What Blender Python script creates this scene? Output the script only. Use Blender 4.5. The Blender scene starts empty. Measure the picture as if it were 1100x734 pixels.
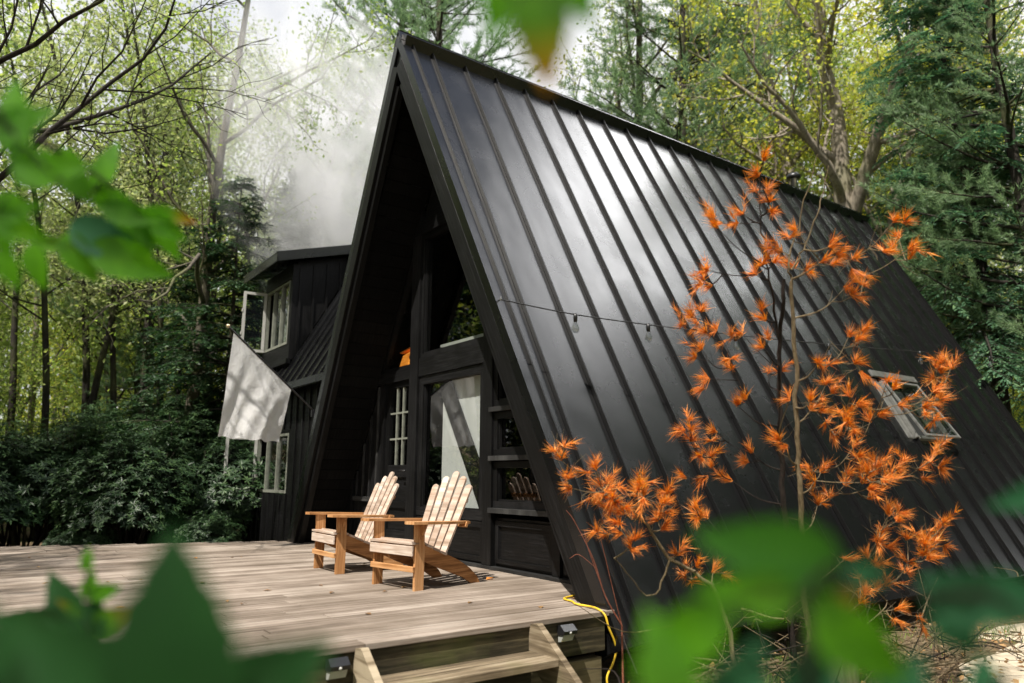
import bpy, math, random
import numpy as np
from mathutils import Vector, Matrix
R_ = math.radians
rng = np.random.default_rng(11)
random.seed(5)
S = bpy.context.scene
COL = S.collection

# ------------------------------------------------------------------ camera frame (metres; deck top is z = 0)
FPX = 785.99
yaw, pit, roll = R_(-54.14), R_(10.54), R_(0.28)
CAM = np.array([7.184, -3.702, 0.9])
CF = np.array([math.sin(yaw)*math.cos(pit), math.cos(yaw)*math.cos(pit), math.sin(pit)])
CR0 = np.array([math.cos(yaw), -math.sin(yaw), 0.0]); CU0 = np.cross(CR0, CF)
CR = CR0*math.cos(roll)+CU0*math.sin(roll); CU = -CR0*math.sin(roll)+CU0*math.cos(roll)
def at(px, py, d):
    """real world point seen along this direction of the survey photo, d metres away in depth"""
    return CAM + d*(CF + CR*(px-550)/FPX + CU*(367-py)/FPX)
W, H, L, ZE = 3.24, 6.077, 10.06, -0.234      # half width of A-frame, ridge height, length, eave height

# ------------------------------------------------------------------ mesh builder
class MB:
    def __init__(s):
        s.v=[]; s.n=0; s.f=[]; s.uv=[]; s.mi=[]; s.sm=[]
    def add(s, V, F, uv=None, mi=0, smooth=False):
        V=np.asarray(V,float).reshape(-1,3); F=np.asarray(F,int)
        s.v.append(V); s.f.append(F+s.n); s.n+=len(V)
        k=F.shape[1]
        s.uv.append(np.zeros((len(F)*k,2)) if uv is None else np.asarray(uv,float).reshape(-1,2))
        s.mi.append(np.full(len(F),mi)); s.sm.append(np.full(len(F),smooth))
        return s
    def box(s, lo, hi, mi=0, axis=None, M=None):
        lo=np.array(lo,float); hi=np.array(hi,float)
        lo,hi=np.minimum(lo,hi),np.maximum(lo,hi)
        if axis is None: axis=int(np.argmax(hi-lo))
        c=np.array([[(lo,hi)[(i>>a)&1][a] for a in range(3)] for i in range(8)])
        F=[(0,2,3,1),(4,5,7,6),(0,1,5,4),(2,6,7,3),(0,4,6,2),(1,3,7,5)]
        na=[2,2,1,1,0,0]; off=10.0*rng.integers(0,200); uo=rng.random()*20
        uv=[]
        for f,n in zip(F,na):
            ax=[a for a in range(3) if a!=n]
            if axis in ax: u=axis; w=[a for a in ax if a!=axis][0]
            else: u,w=ax
            for i in f: uv.append((c[i][u]+uo, c[i][w]-(lo+hi)[w]/2+(3 if n==axis else 0)*0+off))
        if M is not None:
            c=c@np.array(M)[:3,:3].T+np.array(M)[:3,3]
        s.add(c,F,uv,mi); return s
    def beam(s, p0, p1, w, h, up=(0,0,1), mi=0):
        """box from p0 to p1, w across, h along up"""
        p0=np.array(p0,float); p1=np.array(p1,float); d=p1-p0; l=np.linalg.norm(d); d/=l
        sd=np.cross(d,up); sd/=np.linalg.norm(sd); u=np.cross(sd,d)
        M=np.eye(4); M[:3,0]=d; M[:3,1]=sd; M[:3,2]=u; M[:3,3]=p0
        return s.box((0,-w/2,-h/2),(l,w/2,h/2),mi,0,M)
    def prism(s, poly, vec, mi=0):
        """polygon (n x 3) extruded by vec"""
        P=np.array(poly,float); n=len(P); Q=P+np.array(vec,float)
        V=np.vstack([P,Q]); off=10.0*rng.integers(0,200)
        a=np.abs(V.max(0)-V.min(0)); ax=np.argsort(-a)[:2]
        nrm=np.cross(P[1]-P[0],P[2]-P[0])
        if nrm@np.array(vec)>0: P0=list(range(n))[::-1]
        else: P0=list(range(n))
        for f in [P0,[n+i for i in P0[::-1]]]+[[P0[i],P0[i-1],P0[i-1]+n,P0[i]+n] for i in range(n)]:
            s.add(V[f],[list(range(len(f)))],[(V[i][ax[0]],V[i][ax[1]]+off) for i in f],mi)
        return s
    def tube(s, pts, rad, k=6, mi=0, cap=True, smooth=True):
        P=np.asarray(pts,float); n=len(P); r=np.broadcast_to(np.asarray(rad,float),(n,))
        T=np.gradient(P,axis=0); T/=np.linalg.norm(T,axis=1)[:,None]+1e-12
        ref=np.array([0,0,1.]) if abs(T[0][2])<.9 else np.array([1.,0,0])
        N=np.cross(T,ref); N/=np.linalg.norm(N,axis=1)[:,None]+1e-12; B=np.cross(T,N)
        a=np.arange(k)*2*np.pi/k
        V=P[:,None]+r[:,None,None]*(np.cos(a)[None,:,None]*N[:,None]+np.sin(a)[None,:,None]*B[:,None])
        V=V.reshape(-1,3); i=np.arange(n-1)[:,None]*k; j=np.arange(k)[None]; j2=(j+1)%k
        F=np.stack([i+j,i+j2,i+k+j2,i+k+j],-1).reshape(-1,4)
        ln=np.concatenate([[0],np.cumsum(np.linalg.norm(np.diff(P,axis=0),axis=1))])
        i0=np.arange(n-1)[:,None]+0*j; u0=ln[i0]; u1=ln[i0+1]; v0=(j+0*i0)/k; v1=v0+1/k
        uv=np.stack([np.stack([u0,v0],-1),np.stack([u0,v1],-1),np.stack([u1,v1],-1),np.stack([u1,v0],-1)],2).reshape(-1,2)
        s.add(V,F,uv,mi,smooth)
        if cap and k>3:
            s.add(V[:k],[list(range(k))[::-1]],None,mi); s.add(V[-k:],[list(range(k))],None,mi)
        return s
    def lathe(s, prof, c=(0,0,0), k=16, mi=0, M=None):
        a=np.arange(k)*2*np.pi/k; V=[]
        for r,z in prof: V+= [(r*math.cos(t),r*math.sin(t),z) for t in a]
        V=np.array(V)
        if M is not None: V=V@np.array(M).T
        V=V+np.array(c); F=[]
        for i in range(len(prof)-1):
            for j in range(k): F.append((i*k+j,i*k+(j+1)%k,(i+1)*k+(j+1)%k,(i+1)*k+j))
        s.add(V,F,None,mi,True); return s
    def blades(s, base, d, nrm, ln, wd, mi=0, fold=0.0, mid=.45):
        """diamond leaves: base point, direction, normal, length, width (arrays)"""
        base=np.asarray(base,float); d=d/(np.linalg.norm(d,axis=1)[:,None]+1e-9)
        sd=np.cross(d,nrm); sd/=np.linalg.norm(sd,axis=1)[:,None]+1e-9
        nn=np.cross(sd,d); ln=np.broadcast_to(ln,(len(base),))[:,None]; wd=np.broadcast_to(wd,(len(base),))[:,None]
        m=base+d*ln*mid
        V=np.stack([base,m+sd*wd/2+nn*fold*wd,base+d*ln,m-sd*wd/2+nn*fold*wd],1).reshape(-1,3)
        F=np.arange(len(base)*4).reshape(-1,4)
        rnd=rng.random(len(base))[:,None]
        uv=np.stack([np.repeat(rnd,4,1),np.tile([0,.5,1,.5],(len(base),1))],-1).reshape(-1,2)
        s.add(V,F,uv,mi); return s
    def needles(s, base, d, ln, wd, mi=0):
        base=np.asarray(base,float); d=d/(np.linalg.norm(d,axis=1)[:,None]+1e-9)
        r=rng.normal(size=base.shape); sd=np.cross(d,r); sd/=np.linalg.norm(sd,axis=1)[:,None]+1e-9
        ln=np.broadcast_to(ln,(len(base),))[:,None]; wd=np.broadcast_to(wd,(len(base),))[:,None]
        V=np.stack([base+sd*wd/2,base-sd*wd/2,base+d*ln],1).reshape(-1,3)
        rnd=rng.random(len(base))[:,None]
        uv=np.stack([np.repeat(rnd,3,1),np.tile([0,0,1],(len(base),1))],-1).reshape(-1,2)
        s.add(V,np.arange(len(base)*3).reshape(-1,3),uv,mi); return s
    def mesh(s, name, mats):
        me=bpy.data.meshes.new(name)
        V=np.vstack(s.v); me.vertices.add(len(V)); me.vertices.foreach_set('co',V.ravel())
        tot=np.concatenate([np.full(len(f),f.shape[1]) for f in s.f]); st=np.concatenate([[0],np.cumsum(tot)[:-1]])
        idx=np.concatenate([f.ravel() for f in s.f])
        me.loops.add(len(idx)); me.loops.foreach_set('vertex_index',idx)
        me.polygons.add(len(tot)); me.polygons.foreach_set('loop_start',st); me.polygons.foreach_set('loop_total',tot)
        me.polygons.foreach_set('material_index',np.concatenate(s.mi)); me.polygons.foreach_set('use_smooth',np.concatenate(s.sm))
        u=me.uv_layers.new(name='UVMap'); u.data.foreach_set('uv',np.vstack(s.uv).ravel())
        for m in (mats if isinstance(mats,(list,tuple)) else [mats]): me.materials.append(m)
        me.update(calc_edges=True); me.validate()
        return me
    def build(s, name, mats, parent=None, bevel=0, loc=None):
        o=bpy.data.objects.new(name,s.mesh(name,mats)); COL.objects.link(o)
        if parent is not None: o.parent=parent
        if loc is not None: o.location=loc
        if bevel:
            b=o.modifiers.new('bevel','BEVEL'); b.width=bevel; b.segments=2; b.limit_method='ANGLE'; b.harden_normals=False
        return o
def tag(o,label=None,cat=None,group=None,kind=None):
    for k,v in (('label',label),('category',cat),('group',group),('kind',kind)):
        if v: o[k]=v
    return o
def empty(name,loc,label,cat,group=None,rz=0,scale=1):
    o=bpy.data.objects.new(name,None); COL.objects.link(o); o.location=loc; o.rotation_euler=(0,0,rz); o.scale=(scale,)*3
    o.empty_display_size=.2
    return tag(o,label,cat,group)
def kids(o): return [c for c in list(bpy.data.objects) if c.parent==o]
def copy_tree(o,ch,parent=None):
    c=o.copy(); COL.objects.link(c); c.parent=parent
    for k in ch.get(o.name,[]): copy_tree(k,ch,c)
    return c
def childmap(o):
    m={}
    def rec(x):
        m[x.name]=kids(x)
        for k in m[x.name]: rec(k)
    rec(o); return m

# ------------------------------------------------------------------ materials
def mat(name):
    m=bpy.data.materials.new(name); m.use_nodes=True; nt=m.node_tree; nt.nodes.clear()
    out=nt.nodes.new('ShaderNodeOutputMaterial'); return m,nt,out
def N(nt,t,**k):
    n=nt.nodes.new('ShaderNode'+t)
    for a,b in k.items():
        if a in n.inputs: n.inputs[a].default_value=b
        else: setattr(n,a,b)
    return n
def ramp(nt,fac,stops):
    r=nt.nodes.new('ShaderNodeValToRGB'); e=r.color_ramp.elements
    while len(e)<len(stops): e.new(.5)
    for i,(p,c) in enumerate(stops): e[i].position=p; e[i].color=(*c,1) if len(c)==3 else c
    nt.links.new(fac,r.inputs[0]); return r
def g(v): return (v,v,v)
def wood(name, cols, rough=.65, sx=3, sy=60, bump=.25, board=.3, spec=.35, stain=None, green=0):
    """grain along U of the UV map, one tint for each board"""
    m,nt,out=mat(name); lk=nt.links.new
    uv=N(nt,'UVMap'); mp=N(nt,'Mapping'); lk(uv.outputs[0],mp.inputs[0]); mp.inputs['Scale'].default_value=(sx,sy,1)
    n1=N(nt,'TexNoise',Scale=1.0,Detail=6.0,Roughness=.62,Distortion=.3); lk(mp.outputs[0],n1.inputs['Vector'])
    sep=N(nt,'SeparateXYZ'); lk(uv.outputs[0],sep.inputs[0])
    a=N(nt,'Math',operation='MULTIPLY_ADD'); a.inputs[1].default_value=.1; a.inputs[2].default_value=.5; lk(sep.outputs[1],a.inputs[0])
    fl=N(nt,'Math',operation='FLOOR'); lk(a.outputs[0],fl.inputs[0])
    wn=N(nt,'TexWhiteNoise',noise_dimensions='1D'); lk(fl.outputs[0],wn.inputs['W'])
    tc=N(nt,'TexCoord'); big=N(nt,'TexNoise',Scale=1.6,Detail=4.0,Roughness=.6); oi=N(nt,'ObjectInfo'); ov=N(nt,'VectorMath',operation='SCALE'); ov.inputs[0].default_value=(37,51,23); lk(oi.outputs['Random'],ov.inputs['Scale']); oa=N(nt,'VectorMath'); lk(tc.outputs['Object'],oa.inputs[0]); lk(ov.outputs[0],oa.inputs[1]); lk(oa.outputs[0],big.inputs['Vector'])
    s1=N(nt,'Math',operation='MULTIPLY_ADD'); s1.inputs[1].default_value=board; lk(wn.outputs['Value'],s1.inputs[0]); lk(n1.outputs[0],s1.inputs[2])
    s2=N(nt,'Math',operation='MULTIPLY_ADD'); s2.inputs[1].default_value=.5; lk(big.outputs[0],s2.inputs[0]); lk(s1.outputs[0],s2.inputs[2])
    s3=N(nt,'Math',operation='SUBTRACT'); lk(s2.outputs[0],s3.inputs[0]); s3.inputs[1].default_value=.25+board/2
    r=ramp(nt,s3.outputs[0],[(.3,cols[0]),(.5,cols[1]),(.72,cols[2])])
    colr=r.outputs[0]
    if green:
        gn=N(nt,'TexNoise',Scale=2.3,Detail=5.0); lk(tc.outputs['Object'],gn.inputs['Vector'])
        gr=ramp(nt,gn.outputs[0],[(.5,g(0)),(.68,g(green))]); mx=N(nt,'MixRGB'); lk(gr.outputs[0],mx.inputs[0]); lk(colr,mx.inputs[1]); mx.inputs[2].default_value=(.09,.10,.03,1); colr=mx.outputs[0]
    if stain:
        sn=N(nt,'TexNoise',Scale=stain[0],Detail=5.0); lk(tc.outputs['Object'],sn.inputs['Vector'])
        gr=ramp(nt,sn.outputs[0],[(.45,g(0)),(.7,g(stain[1]))]); mx=N(nt,'MixRGB'); lk(gr.outputs[0],mx.inputs[0]); lk(colr,mx.inputs[1]); mx.inputs[2].default_value=(*stain[2],1); colr=mx.outputs[0]
    b=N(nt,'BsdfPrincipled'); lk(colr,b.inputs['Base Color']); b.inputs['Specular IOR Level'].default_value=spec
    rr=ramp(nt,n1.outputs[0],[(.3,g(min(1,rough+.1))),(.7,g(rough-.08))]); lk(rr.outputs[0],b.inputs['Roughness'])
    bp=N(nt,'Bump',Strength=bump,Distance=.004); lk(n1.outputs[0],bp.inputs['Height']); lk(bp.outputs[0],b.inputs['Normal'])
    lk(b.outputs[0],out.inputs[0]); return m
def plain(name,col,rough=.5,metal=0,spec=.5,nscale=6,var=.25,bump=0,emit=None,coat=0):
    m,nt,out=mat(name); lk=nt.links.new
    tc=N(nt,'TexCoord'); n=N(nt,'TexNoise',Scale=float(nscale),Detail=5.0,Roughness=.6); lk(tc.outputs['Object'],n.inputs['Vector'])
    c=np.array(col); r=ramp(nt,n.outputs[0],[(.3,tuple(c*(1-var))),(.7,tuple(np.minimum(c*(1+var),1)))])
    b=N(nt,'BsdfPrincipled',Metallic=float(metal),Roughness=rough); lk(r.outputs[0],b.inputs['Base Color']); b.inputs['Specular IOR Level'].default_value=spec
    b.inputs['Coat Weight'].default_value=coat
    if bump:
        bp=N(nt,'Bump',Strength=bump,Distance=.01); lk(n.outputs[0],bp.inputs['Height']); lk(bp.outputs[0],b.inputs['Normal'])
    lk(b.outputs[0],out.inputs[0]); return m
def leafmat(name,c0,c1,c2=None,trans=.45,rough=.5,spec=.4,patch=1.2,alongtip=None):
    """leaf: colour varies from leaf to leaf and over patches; light passes through"""
    m,nt,out=mat(name); lk=nt.links.new
    uv=N(nt,'UVMap'); sep=N(nt,'SeparateXYZ'); lk(uv.outputs[0],sep.inputs[0])
    tc=N(nt,'TexCoord'); n=N(nt,'TexNoise',Scale=patch,Detail=3.0); lk(tc.outputs['Object'],n.inputs['Vector'])
    a=N(nt,'Math',operation='MULTIPLY_ADD'); a.inputs[1].default_value=.55; lk(sep.outputs[0],a.inputs[0])
    b_=N(nt,'Math',operation='MULTIPLY'); b_.inputs[1].default_value=.5; lk(n.outputs[0],b_.inputs[0]); lk(b_.outputs[0],a.inputs[2])
    st=[(.2,c0),(.6,c1)]+([(.86,c2)] if c2 else [])
    r=ramp(nt,a.outputs[0],st); col=r.outputs[0]
    if alongtip:
        rr=ramp(nt,sep.outputs[1],[(.45,g(0)),(1,g(1))]); mx=N(nt,'MixRGB'); lk(rr.outputs[0],mx.inputs[0]); lk(col,mx.inputs[1]); mx.inputs[2].default_value=(*alongtip,1); col=mx.outputs[0]
    p=N(nt,'BsdfPrincipled',Roughness=rough); p.inputs['Specular IOR Level'].default_value=spec; lk(col,p.inputs['Base Color'])
    t=N(nt,'BsdfTranslucent'); hs=N(nt,'HueSaturation',Saturation=1.15,Value=1.5); lk(col,hs.inputs['Color']); lk(hs.outputs[0],t.inputs[0])
    mx=N(nt,'MixShader'); mx.inputs[0].default_value=trans; lk(p.outputs[0],mx.inputs[1]); lk(t.outputs[0],mx.inputs[2]); lk(mx.outputs[0],out.inputs[0]); return m
def bark(name,c0,c1,scale=6,moss=0):
    m,nt,out=mat(name); lk=nt.links.new
    tc=N(nt,'TexCoord'); mp=N(nt,'Mapping'); mp.inputs['Scale'].default_value=(scale,scale,scale*.22); lk(tc.outputs['Object'],mp.inputs[0])
    n=N(nt,'TexNoise',Scale=2.2,Detail=7.0,Roughness=.7,Distortion=.6); lk(mp.outputs[0],n.inputs['Vector'])
    r=ramp(nt,n.outputs[0],[(.35,c0),(.65,c1)]); col=r.outputs[0]
    if moss:
        n2=N(nt,'TexNoise',Scale=.9,Detail=4.0); lk(tc.outputs['Object'],n2.inputs['Vector']); r2=ramp(nt,n2.outputs[0],[(.5,g(0)),(.62,g(moss))])
        mx=N(nt,'MixRGB'); lk(r2.outputs[0],mx.inputs[0]); lk(col,mx.inputs[1]); mx.inputs[2].default_value=(.12,.14,.04,1); col=mx.outputs[0]
    b=N(nt,'BsdfPrincipled',Roughness=.85); b.inputs['Specular IOR Level'].default_value=.2; lk(col,b.inputs['Base Color'])
    bp=N(nt,'Bump',Strength=.8,Distance=.03); lk(n.outputs[0],bp.inputs['Height']); lk(bp.outputs[0],b.inputs['Normal'])
    lk(b.outputs[0],out.inputs[0]); return m
def roofmat():
    m,nt,out=mat('black_metal'); lk=nt.links.new
    tc=N(nt,'TexCoord'); mp=N(nt,'Mapping'); mp.inputs['Scale'].default_value=(.8,2.2,.8); lk(tc.outputs['Object'],mp.inputs[0])
    n=N(nt,'TexNoise',Scale=.9,Detail=2.0); lk(mp.outputs[0],n.inputs['Vector'])
    n2=N(nt,'TexNoise',Scale=2.5,Detail=4.0,Roughness=.5); lk(tc.outputs['Object'],n2.inputs['Vector'])
    sp=N(nt,'TexNoise',Scale=60.0,Detail=2.0); lk(tc.outputs['Object'],sp.inputs['Vector'])
    dirt=ramp(nt,sp.outputs[0],[(.76,(.0045,.0046,.005)),(.82,(.06,.05,.04))])
    b=N(nt,'BsdfPrincipled',Metallic=0.0); lk(dirt.outputs[0],b.inputs['Base Color']); b.inputs['Specular IOR Level'].default_value=.66
    r=ramp(nt,n2.outputs[0],[(.3,g(.21)),(.75,g(.31))]); lk(r.outputs[0],b.inputs['Roughness'])
    bp=N(nt,'Bump',Strength=.22,Distance=.02); lk(n.outputs[0],bp.inputs['Height']); lk(bp.outputs[0],b.inputs['Normal'])
    lk(b.outputs[0],out.inputs[0]); return m
def glassmat(name,tint=(.86,.9,.88),ior=2.4):
    m,nt,out=mat(name); lk=nt.links.new
    t=N(nt,'BsdfTransparent'); t.inputs[0].default_value=(*tint,1)
    gl=N(nt,'BsdfGlossy',Roughness=.015); fr=N(nt,'Fresnel'); ge=N(nt,'NewGeometry'); mr=N(nt,'MapRange'); mr.inputs['To Min'].default_value=ior; mr.inputs['To Max'].default_value=1/ior; lk(ge.outputs['Backfacing'],mr.inputs[0]); lk(mr.outputs[0],fr.inputs['IOR'])
    tc=N(nt,'TexCoord'); n=N(nt,'TexNoise',Scale=1.3,Detail=1.0); lk(tc.outputs['Object'],n.inputs['Vector'])
    bp=N(nt,'Bump',Strength=.03,Distance=.02); lk(n.outputs[0],bp.inputs['Height']); lk(bp.outputs[0],gl.inputs['Normal'])
    mx=N(nt,'MixShader'); lk(fr.outputs[0],mx.inputs[0]); lk(t.outputs[0],mx.inputs[1]); lk(gl.outputs[0],mx.inputs[2]); lk(mx.outputs[0],out.inputs[0]); return m
M={}
M['metal']=roofmat()
M['seam']=plain('black_seam_paint',(.0055,.0055,.0056),.42,spec=.26,nscale=5,var=.2)
M['black']=wood('black_stained_wood',((.0025,.0025,.0025),(.005,.005,.0052),(.015,.015,.016)),rough=.48,bump=.4,board=.2,spec=.25)
M['soffit']=wood('dark_soffit_wood',((.002,.002,.002),(.004,.004,.004),(.008,.008,.008)),rough=.7,bump=.3,spec=.12)
M['sill']=wood('worn_black_sill',((.010,.010,.010),(.025,.025,.025),(.07,.07,.068)),rough=.55,bump=.4)
M['deck']=wood('weathered_deck_wood',((.11,.086,.067),(.24,.195,.158),(.40,.345,.295)),rough=.8,sx=1.2,sy=38,bump=.6,board=.22,spec=.2,stain=(.9,.6,(.11,.085,.06)))
M['rim']=wood('mossy_rim_wood',((.022,.02,.012),(.06,.05,.03),(.15,.125,.07)),rough=.85,sx=2,sy=30,bump=.6,green=.7,spec=.15)
M['step']=wood('weathered_step_wood',((.06,.045,.028),(.18,.14,.09),(.36,.30,.21)),rough=.85,sx=1.6,sy=34,bump=.6,green=.35,spec=.15)
M['teak']=wood('honey_wood',((.20,.085,.028),(.42,.20,.075),(.60,.34,.16)),rough=.6,sx=2.5,sy=45,bump=.35,spec=.3,board=.2)
M['greyteak']=wood('sun_bleached_wood',((.26,.19,.14),(.47,.37,.30),(.66,.56,.48)),rough=.7,sx=2.5,sy=50,bump=.4,spec=.25,board=.2,stain=(5,.35,(.36,.19,.09)))
M['glass']=glassmat('window_glass')
M['clearglass']=glassmat('bulb_glass',(.7,.72,.7),2.2)
M['curtain']=plain('white_curtain',(.62,.61,.61),.9,nscale=3,var=.06)
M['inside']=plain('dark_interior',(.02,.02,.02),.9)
M['white']=plain('white_frame_paint',(.46,.46,.43),.5,nscale=9,var=.12)
M['cream']=plain('aged_frame_paint',(.20,.21,.175),.55,nscale=14,var=.25)
M['grey']=plain('grey_aluminium',(.24,.24,.225),.38,metal=.6,nscale=12,var=.25)
M['blackplastic']=plain('black_plastic',(.012,.012,.013),.35)
M['lens']=plain('light_lens',(.35,.36,.33),.2,coat=.6)
M['yellow']=plain('yellow_cord',(.70,.46,.03),.5,var=.15)
M['wire']=plain('black_wire',(.012,.012,.012),.6)
M['brass']=plain('gold_finial',(.55,.45,.28),.35,metal=.7)
M['chrome']=plain('galvanised_pipe',(.55,.55,.55),.3,metal=.9)
M['stone']=plain('grey_stone',(.30,.29,.25),.9,nscale=3,var=.4,bump=.6)
M['orangebox']=wood('orange_wood',((.50,.16,.02),(.75,.28,.05),(.85,.42,.12)),rough=.5)
M['bark_grey']=bark('grey_bark',(.045,.038,.03),(.16,.14,.11),moss=.5)
M['bark_dark']=bark('dark_bark',(.012,.011,.009),(.05,.042,.035),moss=.3)
M['bark_pale']=bark('pale_bark',(.12,.10,.075),(.33,.29,.23),moss=.3)
M['twig_tan']=bark('tan_twig_bark',(.10,.075,.04),(.26,.20,.12),30)
M['twig_dark']=bark('black_twig_bark',(.012,.01,.008),(.04,.03,.025),30)
M['twig_red']=bark('red_twig_bark',(.20,.055,.03),(.36,.14,.09),30)
M['spring']=leafmat('spring_leaf',(.11,.17,.045),(.25,.33,.09),(.42,.46,.15),trans=.55)
M['yellowgreen']=leafmat('yellow_green_leaf',(.22,.27,.06),(.42,.45,.10),(.56,.48,.11),trans=.55)
M['paleleaf']=leafmat('pale_bud_leaf',(.20,.25,.11),(.36,.41,.18),(.47,.48,.25),trans=.5)
M['pine']=leafmat('blue_green_needle',(.08,.14,.07),(.18,.27,.14),(.28,.38,.19),trans=.45)
M['hemlock']=leafmat('dark_hemlock_needle',(.03,.072,.040),(.08,.17,.088),(.17,.27,.12),trans=.32)
M['yew']=leafmat('black_green_needle',(.010,.030,.012),(.028,.070,.026),(.075,.13,.035),trans=.2)
M['rhodo']=leafmat('glossy_rhododendron_leaf',(.010,.026,.010),(.028,.062,.022),(.07,.12,.04),trans=.15,rough=.45,spec=.4)
M['orange']=leafmat('dead_orange_needle',(.38,.10,.015),(.72,.25,.045),(.92,.46,.13),trans=.35,patch=3)
M['fg_dark']=leafmat('deep_green_leaf',(.005,.030,.007),(.014,.062,.014),trans=.25,patch=25)
M['fg_green']=leafmat('bright_green_leaf',(.035,.13,.012),(.10,.28,.02),(.34,.48,.05),trans=.55,patch=30)
M['fg_mid']=leafmat('mid_green_leaf',(.015,.07,.012),(.045,.15,.02),trans=.4,patch=25)
M['fg_tip']=leafmat('green_leaf_with_orange_tip',(.04,.13,.015),(.10,.25,.02),trans=.5,patch=35,alongtip=(.42,.17,.02))
M['fg_teal']=leafmat('cool_green_leaf',(.015,.070,.032),(.03,.12,.05),trans=.3,patch=25)
M['far']=leafmat('far_wood_leaf',(.10,.14,.055),(.22,.28,.11),(.36,.39,.17),trans=.45,patch=.15)
M['litter']=leafmat('dry_leaf_litter',(.10,.05,.02),(.30,.17,.07),(.42,.28,.13),trans=.1,patch=2)
M['grass']=leafmat('grass_blade',(.06,.11,.02),(.15,.22,.04),(.28,.30,.09),trans=.35,patch=2)
def fabric():
    m,nt,out=mat('thin_white_flag_cloth'); lk=nt.links.new
    tc=N(nt,'TexCoord'); n=N(nt,'TexNoise',Scale=9.0,Detail=6.0,Roughness=.65,Distortion=.8); lk(tc.outputs['UV'],n.inputs['Vector'])
    # faint ring printed on the cloth
    vm=N(nt,'VectorMath',operation='DISTANCE'); lk(tc.outputs['UV'],vm.inputs[0]); vm.inputs[1].default_value=(.5,.52,0)
    rr=ramp(nt,vm.outputs['Value'],[(.15,g(.86)),(.20,g(.95)),(.24,g(.95)),(.30,g(.86))])
    mu=N(nt,'MixRGB',blend_type='MULTIPLY'); mu.inputs[0].default_value=.5; lk(rr.outputs[0],mu.inputs[1]); r2=ramp(nt,n.outputs[0],[(.3,g(.85)),(.7,g(1))]); lk(r2.outputs[0],mu.inputs[2])
    d=N(nt,'BsdfPrincipled',Roughness=.8); lk(mu.outputs[0],d.inputs['Base Color'])
    bp=N(nt,'Bump',Strength=.7,Distance=.02); lk(n.outputs[0],bp.inputs['Height']); lk(bp.outputs[0],d.inputs['Normal'])
    t=N(nt,'BsdfTranslucent'); lk(mu.outputs[0],t.inputs[0]); mx=N(nt,'MixShader'); mx.inputs[0].default_value=.45
    lk(d.outputs[0],mx.inputs[1]); lk(t.outputs[0],mx.inputs[2]); lk(mx.outputs[0],out.inputs[0]); return m
M['flag']=fabric()
def groundmat():
    m,nt,out=mat('forest_floor'); lk=nt.links.new
    tc=N(nt,'TexCoord'); n=N(nt,'TexNoise',Scale=.35,Detail=6.0); lk(tc.outputs['Object'],n.inputs['Vector'])
    n2=N(nt,'TexNoise',Scale=14.0,Detail=8.0,Roughness=.75); lk(tc.outputs['Object'],n2.inputs['Vector'])
    a=ramp(nt,n2.outputs[0],[(.3,(.05,.035,.02)),(.5,(.16,.115,.07)),(.7,(.30,.23,.15))])
    b=ramp(nt,n2.outputs[0],[(.3,(.03,.05,.012)),(.7,(.12,.17,.04))])
    f=ramp(nt,n.outputs[0],[(.45,g(0)),(.58,g(1))]); mx=N(nt,'MixRGB'); lk(f.outputs[0],mx.inputs[0]); lk(a.outputs[0],mx.inputs[1]); lk(b.outputs[0],mx.inputs[2])
    p=N(nt,'BsdfPrincipled',Roughness=.95); p.inputs['Specular IOR Level'].default_value=.1; lk(mx.outputs[0],p.inputs['Base Color'])
    bp=N(nt,'Bump',Strength=.8,Distance=.05); lk(n2.outputs[0],bp.inputs['Height']); lk(bp.outputs[0],p.inputs['Normal']); lk(p.outputs[0],out.inputs[0]); return m
M['ground']=groundmat()
M['sand']=plain('sandy_path_dirt',(.50,.43,.32),.95,nscale=9,var=.25,bump=.5,spec=.1)

# ------------------------------------------------------------------ ground
GZ=-.55
def terrain(x,y):
    d=math.hypot(x-0,y-2)
    h=GZ+ .04*math.sin(x*.7)*math.cos(y*.6)
    if d>16: h+= (min(d,75)-16)*.085 + .5*math.sin(x*.11+1)*math.sin(y*.13)*min(1,(d-16)/12)
    return h
def build_ground():
    rad=np.concatenate([np.linspace(0,16,22)[1:],np.geomspace(17,420,34)]); k=72
    V=[(0,2,terrain(0,2))]; F=[]
    for r in rad:
        for j in range(k):
            a=2*math.pi*j/k; x=r*math.cos(a); y=2+r*math.sin(a); V.append((x,y,terrain(x,y)))
    mb=MB(); T=[(0,1+j,1+(j+1)%k) for j in range(k)]
    Q=[(1+i*k+j,1+(i+1)*k+j,1+(i+1)*k+(j+1)%k,1+i*k+(j+1)%k) for i in range(len(rad)-1) for j in range(k)]
    mb.add(V,T,None,0,True); b=len(V)
    mb.v.append(np.zeros((0,3))); F=np.array(Q); mb.f.append(F); mb.uv.append(np.zeros((len(F)*4,2))); mb.mi.append(np.zeros(len(F),int)); mb.sm.append(np.full(len(F),True))
    tag(mb.build('ground',M['ground']),kind='structure')
build_ground()
def path(name,cx,hw,z=.012):
    mb=MB(); V=[];
    for (x,y),h in zip(cx,hw):
        V.append((x-h*.3,y-h,0)); V.append((x+h*.3,y+h,0))
    V=[(x,y,terrain(x,y)+z+.03) for x,y,_ in V]
    F=[(2*i,2*i+1,2*i+3,2*i+2) for i in range(len(cx)-1)]
    # side skirt: slopes into the soil
    mb.add(V,F); return tag(mb.build(name,M['sand']),kind='structure')
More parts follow.
